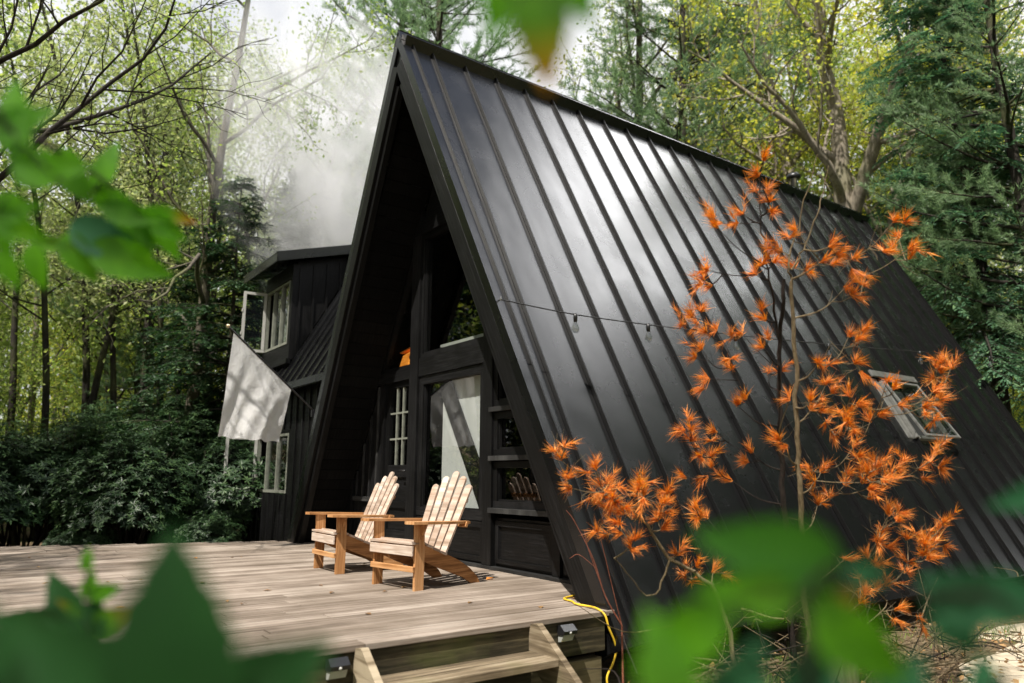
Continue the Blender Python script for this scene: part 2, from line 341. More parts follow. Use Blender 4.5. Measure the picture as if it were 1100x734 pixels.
def patch(name,c,a,b,m,z=.03,n=26,seed=1):
    rs=np.random.default_rng(seed); mb=MB(); V=[(c[0],c[1],terrain(*c)+z)]
    for ring,(s_,dz) in enumerate([(.6,z),(1,-.03)]):
        for j in range(n):
            t=2*math.pi*j/n; r=s_*(1+ (rs.normal()*.1 if ring else 0)); x=c[0]+a*r*math.cos(t); y=c[1]+b*r*math.sin(t); V.append((x,y,terrain(x,y)+dz))
    mb.add(V,[(0,1+j,1+(j+1)%n) for j in range(n)],None,0,True); 
    F=np.array([(1+j,1+n+j,1+n+(j+1)%n,1+(j+1)%n) for j in range(n)]); mb.f.append(F); mb.uv.append(np.zeros((len(F)*4,2))); mb.mi.append(np.zeros(len(F),int)); mb.sm.append(np.full(len(F),True))
    return tag(mb.build(name,m),kind='structure')
patch('sandy_path',(5.0,6.2),1.5,5.4,M['sand'],z=.03,n=40)
patch('forest_path',(-9.5,-2.2),1.6,1.2,M['sand'],seed=4)

# ------------------------------------------------------------------ cabin
cabin=empty('cabin',(0,0,0),'black A-frame cabin with tall standing seam metal roof and a dormered side wing','cabin')
NR=np.array([H,0,W])/math.hypot(H,W)      # outward normal of the right slope
def rp(side,y,z,off=0):                   # point on a roof slope, off metres outwards
    p=np.array([W*(1-z/H),y,z])+NR*off; p[0]*=side; return p
PR=.173
yf=lambda z:-PR*max(z,0)/H
T_=.20
for side in (1,-1):
    mb=MB()
    P=[rp(side,yf(ZE),ZE),rp(side,-PR,H),rp(side,L,H),rp(side,L,ZE)]
    Q=[p.copy() for p in P]
    for q in Q: q-= np.array([side*T_/NR[0],0,0]) if False else np.array([side*NR[0],0,NR[2]])*T_
    V=P+Q
    F=[(0,1,2,3),(7,6,5,4),(0,4,5,1),(1,5,6,2),(2,6,7,3),(3,7,4,0)] if side==-1 else [(3,2,1,0),(4,5,6,7),(1,5,4,0),(2,6,5,1),(3,7,6,2),(0,4,7,3)]
    mb.add(V,F,[(0,0)]*24)
    # standing seams
    for k in range(-1,22):
        y=.206+.4605*k
        if y>L-.1 : break
        if k==-1: continue
        a=rp(side,y,ZE+.01,.021); b=rp(side,y,H-.19,.021)
        n=np.array([side*NR[0],0,NR[2]]); mb.beam(a,b,.013,.036,n,mi=1)
    mb.build('roof_slope',[M['metal'],M['seam']],cabin)
    # rake flashing: raised edge along the front and the back
    n=np.array([side*NR[0],0,NR[2]])
    for nm,yy in (('rake_flashing',0),('rear_flashing',L)):
        mb=MB(); s_=1 if yy==0 else -1
        f=(lambda z: yf(z)) if yy==0 else (lambda z:L)
        mb.beam(rp(side,f(ZE)+s_*.045,ZE-.01,.008),rp(side,f(H)+s_*.045,H-.03,.008),.13,.02,n)
        mb.beam(rp(side,f(ZE)+s_*.105,ZE-.01,.022),rp(side,f(H)+s_*.105,H-.03,.022),.014,.045,n,mi=1)
        mb.beam(rp(side,f(ZE)-s_*.018,ZE-.01,-.03),rp(side,f(H)-s_*.018,H-.03,-.03),.022,.10,n)
        mb.build(nm,[M['metal'],M['seam']],cabin)
        mb=MB()
        mb.beam(rp(side,f(0)-s_*.010,ZE,-.155),rp(side,f(H)-s_*.010,H-.34,-.155),.034,.15,n)
        mb.beam(rp(side,f(0)+s_*.05,ZE,-.26),rp(side,f(H)+s_*.05,H-.52,-.26),.07,.09,n)
        mb.build('rake_board',M['black'],cabin)
    # soffit panelling under the overhang
    mb=MB(); zz=0.0
    k=0
    while True:
        z0=.02+k*.135; z1=z0+.130
        if z1>H-.75: break
        a=rp(side,.30,z0,-T_-.012); b=rp(side,.30,z1,-T_-.012)
        mb.beam(a,b,.60,.016,n); k+=1
    mb.build('soffit',M['soffit'],cabin)
    mb=MB()
    for y in (1.2,):
        pass
# ridge cap
mb=MB()
for side in (1,-1):
    n=np.array([side*NR[0],0,NR[2]])
    a0,a1=-PR-.03,L+.03
    sl=np.array([-side*W,0,H])/math.hypot(W,H)
    top=np.array([0,0,H+.055])
    pts=[top+np.array([0,a0,0]),top+np.array([0,a1,0]),top+np.array([0,a1,0])-sl*.185,top+np.array([0,a0,0])-sl*.185]
    mb.prism(pts,-n*.012)
    q=[pts[3]-n*.0,pts[2]-n*.0,pts[2]-n*.05,pts[3]-n*.05]
    mb.prism([p-sl*.001 for p in q],-sl*.010)
    for y in (2.9,5.9,8.6): mb.prism([top+np.array([0,y,0.003]),top+np.array([0,y+.05,0.003]),top+np.array([0,y+.05,.003])-sl*.188,top+np.array([0,y,.003])-sl*.188],n*.004)
mb.build('ridge_cap',M['metal'],cabin)
# vent pipe on the ridge
mb=MB(); c=(-.06,7.9,H+.02)
mb.lathe([(.06,-.15),(.06,.23),(.065,.23)],c,14); vp=mb.build('vent_pipe',M['chrome'],cabin)
mb=MB(); mb.lathe([(.0,.34),(.09,.325),(.125,.28),(.13,.24),(.11,.22),(.06,.22)],c,16); mb.build('vent_cap',M['blackplastic'],vp)
# front wall
YW=.611
def wi(z): return W*(1-z/H)-T_/NR[0]-.02
def bxw(mb,x0,x1,z0,z1,y0=0,y1=.06): mb.box((x0,YW+y0,z0),(x1,YW+y1,z1)); return mb
def clip_poly(poly,side,marg=0):
    """clip x-z polygon by the inside of the roof"""
    out=[]; f=lambda p: wi(p[1])-marg-side*p[0]
    for i in range(len(poly)):
        a,b=poly[i],poly[(i+1)%len(poly)]; fa,fb=f(a),f(b)
        if fa>=0: out.append(a)
        if fa*fb<0:
            t=fa/(fa-fb); out.append((a[0]+t*(b[0]-a[0]),a[1]+t*(b[1]-a[1])))
    return out
def wallpoly(mb,x0,x1,z0,z1,y0,y1,marg=0):
    p=[(x0,z0),(x1,z0),(x1,z1),(x0,z1)]
    p=clip_poly(clip_poly(p,1,marg),-1,marg)
    if len(p)>2: mb.prism([(x,YW+y0,z) for x,z in p],(0,y1-y0,0))
mb=MB()
# back plate wall with openings left out: vertical posts and cross beams
wallpoly(mb,-.935,-.722,0,4.3,-.03,.11)          # post left of the window
wallpoly(mb,.742,.905,0,4.3,-.03,.11)            # post right of the window
wallpoly(mb,-.720,.740,2.115,2.34,-.018,.10)
wallpoly(mb,-3.0,-.937,2.115,2.26,-.012,.10)
wallpoly(mb,-.720,.740,0.03,.45,.02,.10)
wallpoly(mb,-2,2,3.93,4.10,-.04,.10)
wallpoly(mb,-1,1,4.101,5.6,.03,.10)
wallpoly(mb,-3.0,-1.70,0.03,2.114,.03,.10)
wallpoly(mb,-1.70,-1.635,0.02,2.114,-.01,.11)
wallpoly(mb,.907,2.9,0.03,.50,.03,.10)
wallpoly(mb,1.86,1.97,0,2.2,-.01,.11)
wallpoly(mb,1.972,2.9,.50,2.2,.03,.10)
wallpoly(mb,.907,2.6,2.19,2.34,-.012,.10)
mb.build('front_wall',M['black'],cabin,bevel=.003)
# applied trims
for x0,x1 in ((.93,1.85),(2.0,2.75)):
    mb=MB()
    for a in ((x0,x1,.06,.10),(x0,x1,.42,.47),(x0,x0+.05,.10,.42),(x1-.05,x1,.10,.42)): wallpoly(mb,*a,.008,.03)
    mb.build('panel_moulding',M['black'],cabin,bevel=.002)
mb=MB()
for a in ((-.70,.72,.05,.10),(-.70,.72,.39,.45),(-.70,-.65,.10,.39),(.67,.72,.10,.39)): wallpoly(mb,*a,.0,.02)
mb.build('panel_moulding',M['black'],cabin,bevel=.002)
mb=MB()
for x in (-1.9,-2.1,-2.3,-2.5): wallpoly(mb,x,x+.03,.642,2.1,.01,.03)
wallpoly(mb,-2.6,-1.71,.58,.64,-.01,.03)
mb.build('panel_moulding',M['sill'],cabin,bevel=.002)
for x in (-.30,.0,.30):
    mb=MB(); wallpoly(mb,x,x+.02,4.105,5.5,.012,.03); mb.build('gable_batten',M['black'],cabin)
mb=MB(); wallpoly(mb,-3.1,3.1,-.02,.028,-.05,.10); mb.build('base_sill',M['sill'],cabin,bevel=.003)
# gable peak light and cleats
mb=MB(); mb.prism([(-.12,YW-.0,4.55),(.12,YW-.0,4.55),(.06,YW-.0,4.85),(-.06,YW-.0,4.85)],(0,.028,0)); mb.build('gable_vent',M['sill'],cabin)
def window(x0,x1,z0,z1,fr=.06,depth=.03,poly=None,y=.0,name='window',sill=False,mat_='black',marg=.03):
    mb=MB()
    wallpoly(mb,x0,x1,z0,z0+fr,y,y+depth+.04,marg=0); wallpoly(mb,x0,x1,z1-fr,z1,y,y+depth+.04,marg=0)
    wallpoly(mb,x0,x0+fr,z0+fr+.001,z1-fr-.001,y,y+depth+.04); wallpoly(mb,x1-fr,x1,z0+fr+.001,z1-fr-.001,y,y+depth+.04)
    wallpoly(mb,x0+fr+.001,x0+fr+.018,z0+fr+.019,z1-fr-.019,y+.02,y+.05); wallpoly(mb,x0+fr+.001,x1-fr-.001,z0+fr+.001,z0+fr+.018,y+.02,y+.05)
    wallpoly(mb,x1-fr-.018,x1-fr-.001,z0+fr+.019,z1-fr-.019,y+.02,y+.05)
    f=mb.build(name,M[mat_],cabin,bevel=.003)
    mb=MB(); p=clip_poly(clip_poly([(x0+fr-.005,z0+fr-.005),(x1-fr+.005,z0+fr-.005),(x1-fr+.005,z1-fr+.005),(x0+fr-.005,z1-fr+.005)],1,.0),-1,.0)
    mb.add([(a,YW+y+.055,b) for a,b in p],[list(range(len(p)))]); mb.build('pane',M['glass'],f)
    if sill:
        mb=MB(); wallpoly(mb,x0-.03,x1+.03,z0-.05,z0-.002,y-.05,y+.06); mb.build('sill',M['sill'],f,bevel=.004)
    return f
window(-.718,.738,.46,2.11,fr=.10,sill=False)          # big window
window(-.718,.738,2.345,3.925,fr=.05)
window(.908,1.855,.60,1.06,fr=.065,sill=True,y=-.005)
window(.908,1.975,1.12,1.56,fr=.065,sill=True,y=-.005)
window(.908,1.975,1.62,2.185,fr=.065,sill=True,y=-.005)
# triangular panes beside the upper posts
for side in (1,-1):
    z0=2.345 if side==1 else 2.265
    x0=side*(.91 if side==1 else .94)
    p=[(x0,z0),(side*wi(z0),z0),(x0,(1-(abs(x0)+T_/NR[0]+.02)/W)*H)]
    mb=MB()
    mb.beam((x0,YW+.04,z0+.02),(p[1][0]-side*.02,YW+.04,z0+.02),.06,.045)
    mb.beam((p[1][0],YW+.04,p[1][1]),(p[2][0],YW+.04,p[2][1]),.06,.07)
    f=mb.build('gable_window',M['black'],cabin)
    mb=MB(); mb.add([(a,YW+.05,b) for a,b in p],[[0,1,2]]); mb.build('pane',M['glass'],f)
# door
mb=MB(); D0,D1=-1.632,-.938
for a in ((D0,D0+.10,.03,2.11),(D1-.085,D1,.03,2.11)): wallpoly(mb,*a,.02,.07)
for a in ((.03,.25),(.90,1.05),(.52,.60),(2.04,2.11)): wallpoly(mb,D0+.101,D1-.086,*a,.02,.07)
wallpoly(mb,D0+.101,D1-.086,.251,.519,.04,.06); wallpoly(mb,D0+.101,D1-.086,.601,.899,.04,.06)
door=mb.build('door',M['black'],cabin,bevel=.003)
mb=MB(); gx0,gx1=D0+.101,D1-.086
for i in (1,2): x=gx0+(gx1-gx0)*i/3; wallpoly(mb,x-.011,x+.011,1.051,2.039,.03,.055)
for i in (1,2): z=1.05+.99*i/3; 
for i in (1,2):
    z=1.05+.99*i/3
    for j in range(3):
        xa=gx0+(gx1-gx0)*j/3+(.012 if j else 0); xb=gx0+(gx1-gx0)*(j+1)/3-(.012 if j<2 else 0); wallpoly(mb,xa,xb,z-.011,z+.011,.03,.055)
mb.build('muntins',M['cream'],door)
mb=MB(); mb.add([(gx0,YW+.05,1.05),(gx1,YW+.05,1.05),(gx1,YW+.05,2.04),(gx0,YW+.05,2.04)],[[0,1,2,3]]); mb.build('pane',M['glass'],door)
mb=MB(); mb.tube([(D1-.04,YW+.02,.98),(D1-.04,YW-.03,.98),(D1-.05,YW-.045,.98),(D1-.15,YW-.045,.98)],.009,8); mb.lathe([(.0,0),(.025,0),(.025,.008),(0,.008)],(D1-.04,YW+.01,.98),12,M=[[1,0,0],[0,0,1],[0,1,0]]); mb.build('door_handle',M['blackplastic'],door)
# interior
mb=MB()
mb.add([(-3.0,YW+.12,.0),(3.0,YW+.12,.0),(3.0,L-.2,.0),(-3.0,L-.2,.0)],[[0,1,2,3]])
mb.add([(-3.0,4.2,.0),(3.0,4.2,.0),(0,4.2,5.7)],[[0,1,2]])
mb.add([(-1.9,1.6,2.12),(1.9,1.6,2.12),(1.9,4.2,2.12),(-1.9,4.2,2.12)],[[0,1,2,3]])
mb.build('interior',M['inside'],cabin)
mb=MB(); mb.box((-3.0,L-.16,-.3),(3.0,L-.12,.6)); 
P=[(-2.95,0.0),(2.95,0.0),(0,5.7)]; mb.prism([(x,L-.12,z) for x,z in P],(0,.05,0)); mb.build('rear_wall',M['black'],cabin)
# white curtain with the dark brace behind the big window
cur=MB(); n_=40; xs=np.linspace(-.34,.46,n_); V=[]
for i,x in enumerate(xs):
    yy=YW+.12+.0012*math.sin(i*1.35)
    V+= [(x,yy,.50),(x,yy,2.08)]
cur.add(V,[(2*i,2*i+2,2*i+3,2*i+1) for i in range(n_-1)],None,0,True); cur.build('curtain',M['curtain'],cabin)
mb=MB(); mb.beam((-.42,YW+.085,2.25),(.66,YW+.085,.62),.02,.26,(1,0,.66)); mb.build('interior_brace',M['black'],cabin)
mb=MB(); mb.box((-.62,YW+.25,2.36),(.35,YW+.29,2.50)); mb.box((-.66,YW+.25,2.50),(.4,YW+.3,2.53)); mb.build('interior_rail',M['white'],cabin)
# side wing
WX0,WX1=-7.10,-2.55
mb=MB()
mb.box((WX0,YW,-.6),(WX1,YW+.08,.60)); mb.box((WX0,YW,1.66),(WX1,YW+.08,2.42)); mb.box((WX0,YW,.601),(WX0+.06,YW+.08,1.659)); mb.box((-5.30,YW,.601),(WX1,YW+.08,1.659))
mb.box((WX0,YW+.081,-.6),(WX0+.08,6.4,2.42))
x=WX0+.02
while x<WX1:
    mb.box((x,YW-.022,-.6),(x+.04,YW-.001,.60)); mb.box((x,YW-.022,1.70),(x+.04,YW-.001,2.40))
    if x>-5.28: mb.box((x,YW-.022,.601),(x+.04,YW-.001,1.699))
    x+=.30
mb.build('wing_wall',M['black'],cabin)
# wing roof, steep lower slope with seams, then a low upper slope
s60=np.array([0,.5,.866]); n60=np.array([0,-.866,.5])
e0=np.array([0,.36,2.40]); LS=3.1
mb=MB()
a=e0+np.array([WX0-.15,0,0]); b=e0+np.array([WX1+.6,0,0])
mb.prism([a,b,b+s60*LS,a+s60*LS],-n60*.12)
x=-7.0
while x<WX1+.3:
    p=e0+np.array([x,0,0])+n60*.018; mb.beam(p+s60*.02,p+s60*(LS-.02),.022,.036,n60); x+=.46*.72
mb.beam(e0+np.array([WX0-.18,-.01,-.03]),e0+np.array([WX1+.6,-.01,-.03]),.04,.11)
mb.build('wing_roof',M['metal'],cabin)
tp=e0+s60*LS; 
mb=MB(); a=tp+np.array([WX0-.25,-.22,-.10]); b=tp+np.array([WX1+1.2,-.22,-.10]); up=np.array([0,2.6,.75])
mb.prism([a,b,b+up,a+up],(0,-.03,.13)); mb.beam(a+np.array([0,-.02,.05]),b+np.array([0,-.02,.05]),.03,.19)
for k in range(9): mb.beam(a+np.array([.2+k*.5,.0,.13]),a+np.array([.2+k*.5,2.6,.13+.75]),.025,.04)
mb.build('upper_wing_roof',M['metal'],cabin)
# dormer
DX0,DX1,DY=-7.02,-5.50,YW-.03
mb=MB()
mb.box((DX0,DY,2.95),(DX1,DY+.08,3.22)); mb.box((DX0,DY,4.44),(DX1,DY+.08,4.70)); mb.box((DX1-.12,DY,3.221),(DX1,DY+.08,4.439)); mb.box((DX0,DY,3.221),(DX0+.06,DY+.08,4.439))
mb.prism([(DX1-.06,DY+.081,2.95),(DX1-.06,1.85,5.05),(DX1-.06,1.85,5.1),(DX1-.06,DY+.081,4.75)],(.055,0,0))
mb.prism([(DX0,DY+.081,2.95),(DX0,1.85,5.05),(DX0,1.85,5.1),(DX0,DY+.081,4.75)],(.055,0,0))
for i,y in enumerate((.70,.95,1.20,1.45)):
    zb=2.95+(y-.66)*1.73; mb.box((DX1-.003,y,zb),(DX1+.02,y+.04,4.62+(y-.6)*.3))
mb.box((DX0-.05,DY-.06,2.86),(DX1+.06,DY+.02,2.948))
mb.build('dormer_wall',M['black'],cabin)
mb=MB(); a=np.array([DX0-.30,DY-.34,4.70]); b=np.array([DX1+.16,DY-.34,4.70]); up=np.array([0,1.75,.50])
mb.prism([a,b,b+up,a+up],(0,-.03,.10)); mb.beam(a+np.array([0,-.012,.03]),b+np.array([0,-.012,.03]),.025,.17)
mb.beam(b+np.array([.012,-.02,.03]),b+up+np.array([.012,0,.03]),.025,.17)
mb.build('dormer_roof',M['metal'],cabin)
def casement(x0,x1,z0,z1,y,n,openleft=True):
    """fixed panes with pale inner frames plus one sash swung out at the left"""
    w=(x1-x0)/n; fr=.045
    mb=MB(); mb.box((x0,y,z0),(x1,y+.06,z0+fr)); mb.box((x0,y,z1-fr),(x1,y+.06,z1))
    for i in range(n+1): xx=min(max(x0+i*w-fr/2,x0),x1-fr); mb.box((xx,y,z0+fr+.001),(xx+fr,y+.06,z1-fr-.001))
    f=mb.build('casement_window',M['cream'],cabin)
    for i in range(1 if openleft else 0,n):
        mb=MB(); mb.add([(x0+i*w,y+.04,z0+fr),(x0+(i+1)*w,y+.04,z0+fr),(x0+(i+1)*w,y+.04,z1-fr),(x0+i*w,y+.04,z1-fr)],[[0,1,2,3]]); mb.build('pane',M['glass'],f)
    if openleft:
        a=R_(96); d=np.array([-math.cos(a)*-1,-math.sin(a),0]); p=np.array([x0+.02,y-.01,0]); q=p+d*w
        mb=MB()
        mb.beam(p+[0,0,z0+.03],q+[0,0,z0+.03],.04,.05); mb.beam(p+[0,0,z1-.03],q+[0,0,z1-.03],.04,.05)
        for t in (.025,w-.025): pp=p+d*t; mb.beam(pp+[0,0,z0+.06],pp+[0,0,z1-.06],.045,.05,d)
        for zz in (.3,.68): pp=q+[0,0,z0+(z1-z0)*zz]; mb.box(pp-[.02,.015,.03],pp+[.03,.0,.03])
        s=mb.build('open_sash',M['white'],f)
        mb=MB(); mb.add([p+[0,0,z0],q+[0,0,z0],q+[0,0,z1],p+[0,0,z1]],[[0,1,2,3]]); mb.build('sash_pane',M['glass'],s)
casement(-6.94,-5.64,3.24,4.42,DY+.0,3)
casement(-7.02,-5.32,.62,1.64,YW-.0,3)
# pale blind inside the dormer
mb=MB(); V=[]
for i in range(30):
    x=-6.3+.7*i/29; V+=[(x,DY+.16+.02*math.sin(i*1.1),3.25),(x,DY+.16+.02*math.sin(i*1.1),4.1)]
mb.add(V,[(2*i,2*i+2,2*i+3,2*i+1) for i in range(29)],None,0,True); mb.build('dormer_curtain',M['cream'],cabin)
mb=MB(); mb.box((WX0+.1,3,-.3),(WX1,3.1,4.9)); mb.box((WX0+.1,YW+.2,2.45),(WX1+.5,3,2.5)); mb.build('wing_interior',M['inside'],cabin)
# skylight on the right slope
def roof_frame(y,z,off): return rp(1,y,z,off)
SD=np.array([W,0,-H])/math.hypot(W,H)   # down the slope
NRv=NR
mb=MB()
sy0,sy1,sz0,sz1=6.18,7.10,1.42,2.20
c4=[(sy0,sz0),(sy1,sz0),(sy1,sz1),(sy0,sz1)]
mb.beam(rp(1,sy0,sz0,.03),rp(1,sy0,sz1,.03),.045,.06,NRv); mb.beam(rp(1,sy1,sz0,.03),rp(1,sy1,sz1,.03),.045,.06,NRv)
mb.beam(rp(1,sy0+.023,sz0,.03),rp(1,sy1-.023,sz0,.03),.045,.06,NRv); mb.beam(rp(1,sy0+.023,sz1,.03),rp(1,sy1-.023,sz1,.03),.045,.06,NRv)
mb.beam(rp(1,sy0-.10,sz0,.006),rp(1,sy0-.10,sz1+.05,.006),.13,.012,NRv); pass
mb.beam(rp(1,sy0-.16,sz1+.10,.045),rp(1,sy1+.16,sz1+.10,.045),.10,.03,NRv)
sk=mb.build('skylight',M['grey'],cabin,bevel=.004)
ang=R_(5); dn=SD*math.cos(ang)+NR*math.sin(ang); nn=-SD*math.sin(ang)+NR*math.cos(ang)
o_=rp(1,0,sz1,.075); Ls=(sz1-sz0)/abs(SD[2])+.05
mb=MB()
Yv=np.array([0,1.,0])
def sp(y,t,o=0): return o_+Yv*y+dn*t+nn*o
mb.beam(sp(sy0,0),sp(sy0,Ls),.036,.03,nn); mb.beam(sp(sy1,0),sp(sy1,Ls),.036,.03,nn); mb.beam(sp(sy0+.019,.02),sp(sy1-.019,.02),.036,.03,nn); mb.beam(sp(sy0+.019,Ls-.02),sp(sy1-.019,Ls-.02),.036,.03,nn)
ss=mb.build('skylight_sash',M['grey'],sk,bevel=.004)
mb=MB(); mb.add([sp(sy0,0,.01),sp(sy1,0,.01),sp(sy1,Ls,.01),sp(sy0,Ls,.01)],[[0,1,2,3]]); mb.build('skylight_pane',M['glass'],sk)
mb=MB(); mb.add([rp(1,sy0,sz0,.012),rp(1,sy1,sz0,.012),rp(1,sy1,sz1,.012),rp(1,sy0,sz1,.012)],[[0,1,2,3]]); mb.build('skylight_well',M['inside'],sk)

# orange wooden box behind the upper left gable pane, its glow added as emission
def glowmat():
    m,nt,out=mat('glowing_orange_wood'); b=N(nt,'BsdfPrincipled',Roughness=.6); lk=nt.links.new
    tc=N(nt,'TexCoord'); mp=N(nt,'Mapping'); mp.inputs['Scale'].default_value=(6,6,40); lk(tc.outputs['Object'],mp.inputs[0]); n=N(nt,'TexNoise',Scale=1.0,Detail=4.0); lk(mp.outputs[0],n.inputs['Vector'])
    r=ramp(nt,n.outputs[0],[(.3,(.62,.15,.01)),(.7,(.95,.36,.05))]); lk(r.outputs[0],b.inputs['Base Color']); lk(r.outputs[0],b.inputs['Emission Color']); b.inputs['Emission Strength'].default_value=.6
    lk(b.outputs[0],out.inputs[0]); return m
bx=empty('orange_glow_box',(-1.22,.70,2.272),'small orange wooden box with an added glow and a dark knob, behind the upper left gable pane','lamp')
mb=MB(); mb.prism([(-.22,0,.06),(.13,0,.06),(.13,0,.235),(-.13,0,.195)],(0,.12,0)); body=mb.build('glowing_box_body',glowmat(),bx)
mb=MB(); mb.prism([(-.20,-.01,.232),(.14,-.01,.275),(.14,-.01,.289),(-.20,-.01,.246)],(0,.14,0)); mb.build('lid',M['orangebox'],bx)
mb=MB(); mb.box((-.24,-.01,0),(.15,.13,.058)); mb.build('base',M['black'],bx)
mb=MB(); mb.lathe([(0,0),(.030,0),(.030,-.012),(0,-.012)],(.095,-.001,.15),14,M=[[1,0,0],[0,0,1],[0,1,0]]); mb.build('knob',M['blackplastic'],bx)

# ------------------------------------------------------------------ deck
deck=empty('wooden_deck',(0,0,0),'weathered grey plank deck with mossy edge in front of the cabin','deck')
mb=MB(); x=3.275; bw=.139
while x>-4.75:
    x0=x-bw; yend=.56
    if x0<-3.5: yend=-((-3.5-x0)/.325)
    if x0<-3.36 and yend>-.0: yend=min(yend,-.0)
    if x0<-2.9: yend=min(yend,.30)
    if x0>2.95: yend=min(yend,.02)
    y0=-5.2
    js=sorted([y0+2.2+rng.random()*1.4]) if yend>-1 else []
    ys=[y0]+js+[yend]
    for a,b in zip(ys[:-1],ys[1:]):
        if b-a<.1: continue
        mb.box((x0+.0025,a+.002,-.035),(x-.0025,b-.002,-.0+rng.normal()*.0012),axis=1)
    x-=bw
mb.build('decking',M['deck'],deck,bevel=.0035)
sm=MB(); x=3.275
while x>-3.3:
    for y in (-4.58,-3.98,-3.38,-2.78,-2.18,-1.58,-.98,-.38):
        for dx in (.03,bw-.03):
            cx,cy=x-dx+rng.normal()*.003,y+rng.normal()*.006; a=np.arange(6)*math.pi/3; sm.add(np.stack([cx+.0045*np.cos(a),cy+.0045*np.sin(a),np.full(6,.0032)],1),[list(range(6))])
    x-=bw
tag(sm.build('deck_screws',M['blackplastic'],deck),'dark screw heads in the deck boards',kind='stuff')
mb=MB()
mb.box((3.215,-5.2,-.26),(3.255,-.06,-.036)); mb.build('rim_board',M['rim'],deck,bevel=.004)
mb=MB()
mb.box((-4.4,-5.16,-.26),(3.213,-5.12,-.036)); 
for y in (-4.6,-4,-3.4,-2.8,-2.2,-1.6,-1.0,-.4): mb.box((-3.2,y,-.24),(3.213,y+.04,-.037))
mb.build('joist',M['rim'],deck)
mb=MB(); mb.box((3.02,-5.1,-.48),(3.16,-.1,-.30)); mb.box((3.10,-.75,-.50),(3.24,-.08,-.30)); mb.build('lower_beam',M['rim'],deck,bevel=.005)
for x,y in ((3.09,-4.8),(3.09,-2.6),(3.09,-.35),(0,-4.8),(-3,-4.8),(-3.0,-2.0)):
    mb=MB(); mb.box((x-.07,y-.07,GZ-.1),(x+.07,y+.07,-.26 if x<3 else -.481)); mb.build('deck_post',M['rim'],deck)
# stairs
y0,y1=-1.87,-.72
for ys in (y0,y1):
    mb=MB(); P=[(3.258,ys,-.02),(3.34,ys,-.005),(4.02,ys,-.50),(4.02,ys,-.62),(3.80,ys,-.62),(3.258,ys,-.24)]
    mb.prism(P,(0,.045 if ys==y1 else -.045,0)); mb.build('stringer',M['step'],deck,bevel=.004)
for k,(xa,z) in enumerate(((3.285,-.175),(3.60,-.36))):
    mb=MB(); mb.box((xa,y0+.002,z-.042),(xa+.135,y1-.002,z),axis=1); mb.box((xa+.141,y0+.002,z-.042),(xa+.276,y1-.002,z+.001),axis=1)
    mb.build('tread',M['step'],deck,bevel=.004)
mb=MB(); mb.box((3.262,y0+.002,-.44),(3.283,y1-.002,-.24),axis=1); mb.build('riser',M['rim'],deck)

# solar step lights
def solar(y,lab):
    t=empty('solar_step_light',(3.257,y,-.10),lab,'step light','solar lights on the deck edge')
    mb=MB(); mb.prism([(0,-.055,.045),(.030,-.055,.052),(.075,-.055,.018),(.068,-.055,-.005),(0,-.055,-.012)],(0,.11,0)); mb.build('housing',M['blackplastic'],t,bevel=.004)
    mb=MB(); mb.prism([(.0,-.048,-.013),(.055,-.048,-.008),(.030,-.048,-.052),(0,-.048,-.058)],(0,.096,0)); ln=mb.build('lens',M['lens'],t,bevel=.002)
    mb=MB(); mb.lathe([(0,.012),(.008,.009),(.011,0),(.011,-.004)],(.066,0,.006),10,M=[[0,0,1],[0,1,0],[1,0,0]]); mb.build('sensor',M['white'],t)
solar(-2.02,'small black solar light on the mossy deck edge, left of the steps')
solar(-.43,'small black solar light on the mossy deck edge, right of the steps')

# yellow extension cord
pts=[(2.72,.50,.012),(2.70,.20,.012),(2.76,-.01,.012),(2.90,-.05,.012),(3.00,-.10,.012),(3.14,-.09,.012),(3.24,-.11,.012),(3.30,-.10,-.02),(3.315,-.08,-.10),(3.32,-.02,-.235),(3.31,-.04,-.33),(3.30,-.09,-.42),(3.33,-.10,-.50),(3.50,-.2,-.535),(3.8,.1,-.54)]
def smooth_path(P,n=8):
    P=[np.array(p,float) for p in P]; P=[2*P[0]-P[1]]+P+[2*P[-1]-P[-2]]; out=[]
    for i in range(1,len(P)-2):
        for t in np.linspace(0,1,n,endpoint=False):
            a,b,c,d=P[i-1:i+3]; out.append(.5*((2*b)+(-a+c)*t+(2*a-5*b+4*c-d)*t*t+(-a+3*b-3*c+d)*t**3))
    out.append(P[-2]); return np.array(out)
mb=MB(); mb.tube(smooth_path(pts),.0075,8); tag(mb.build('extension_cord',M['yellow']),'yellow extension cord trailing over the deck corner to the ground','cord')

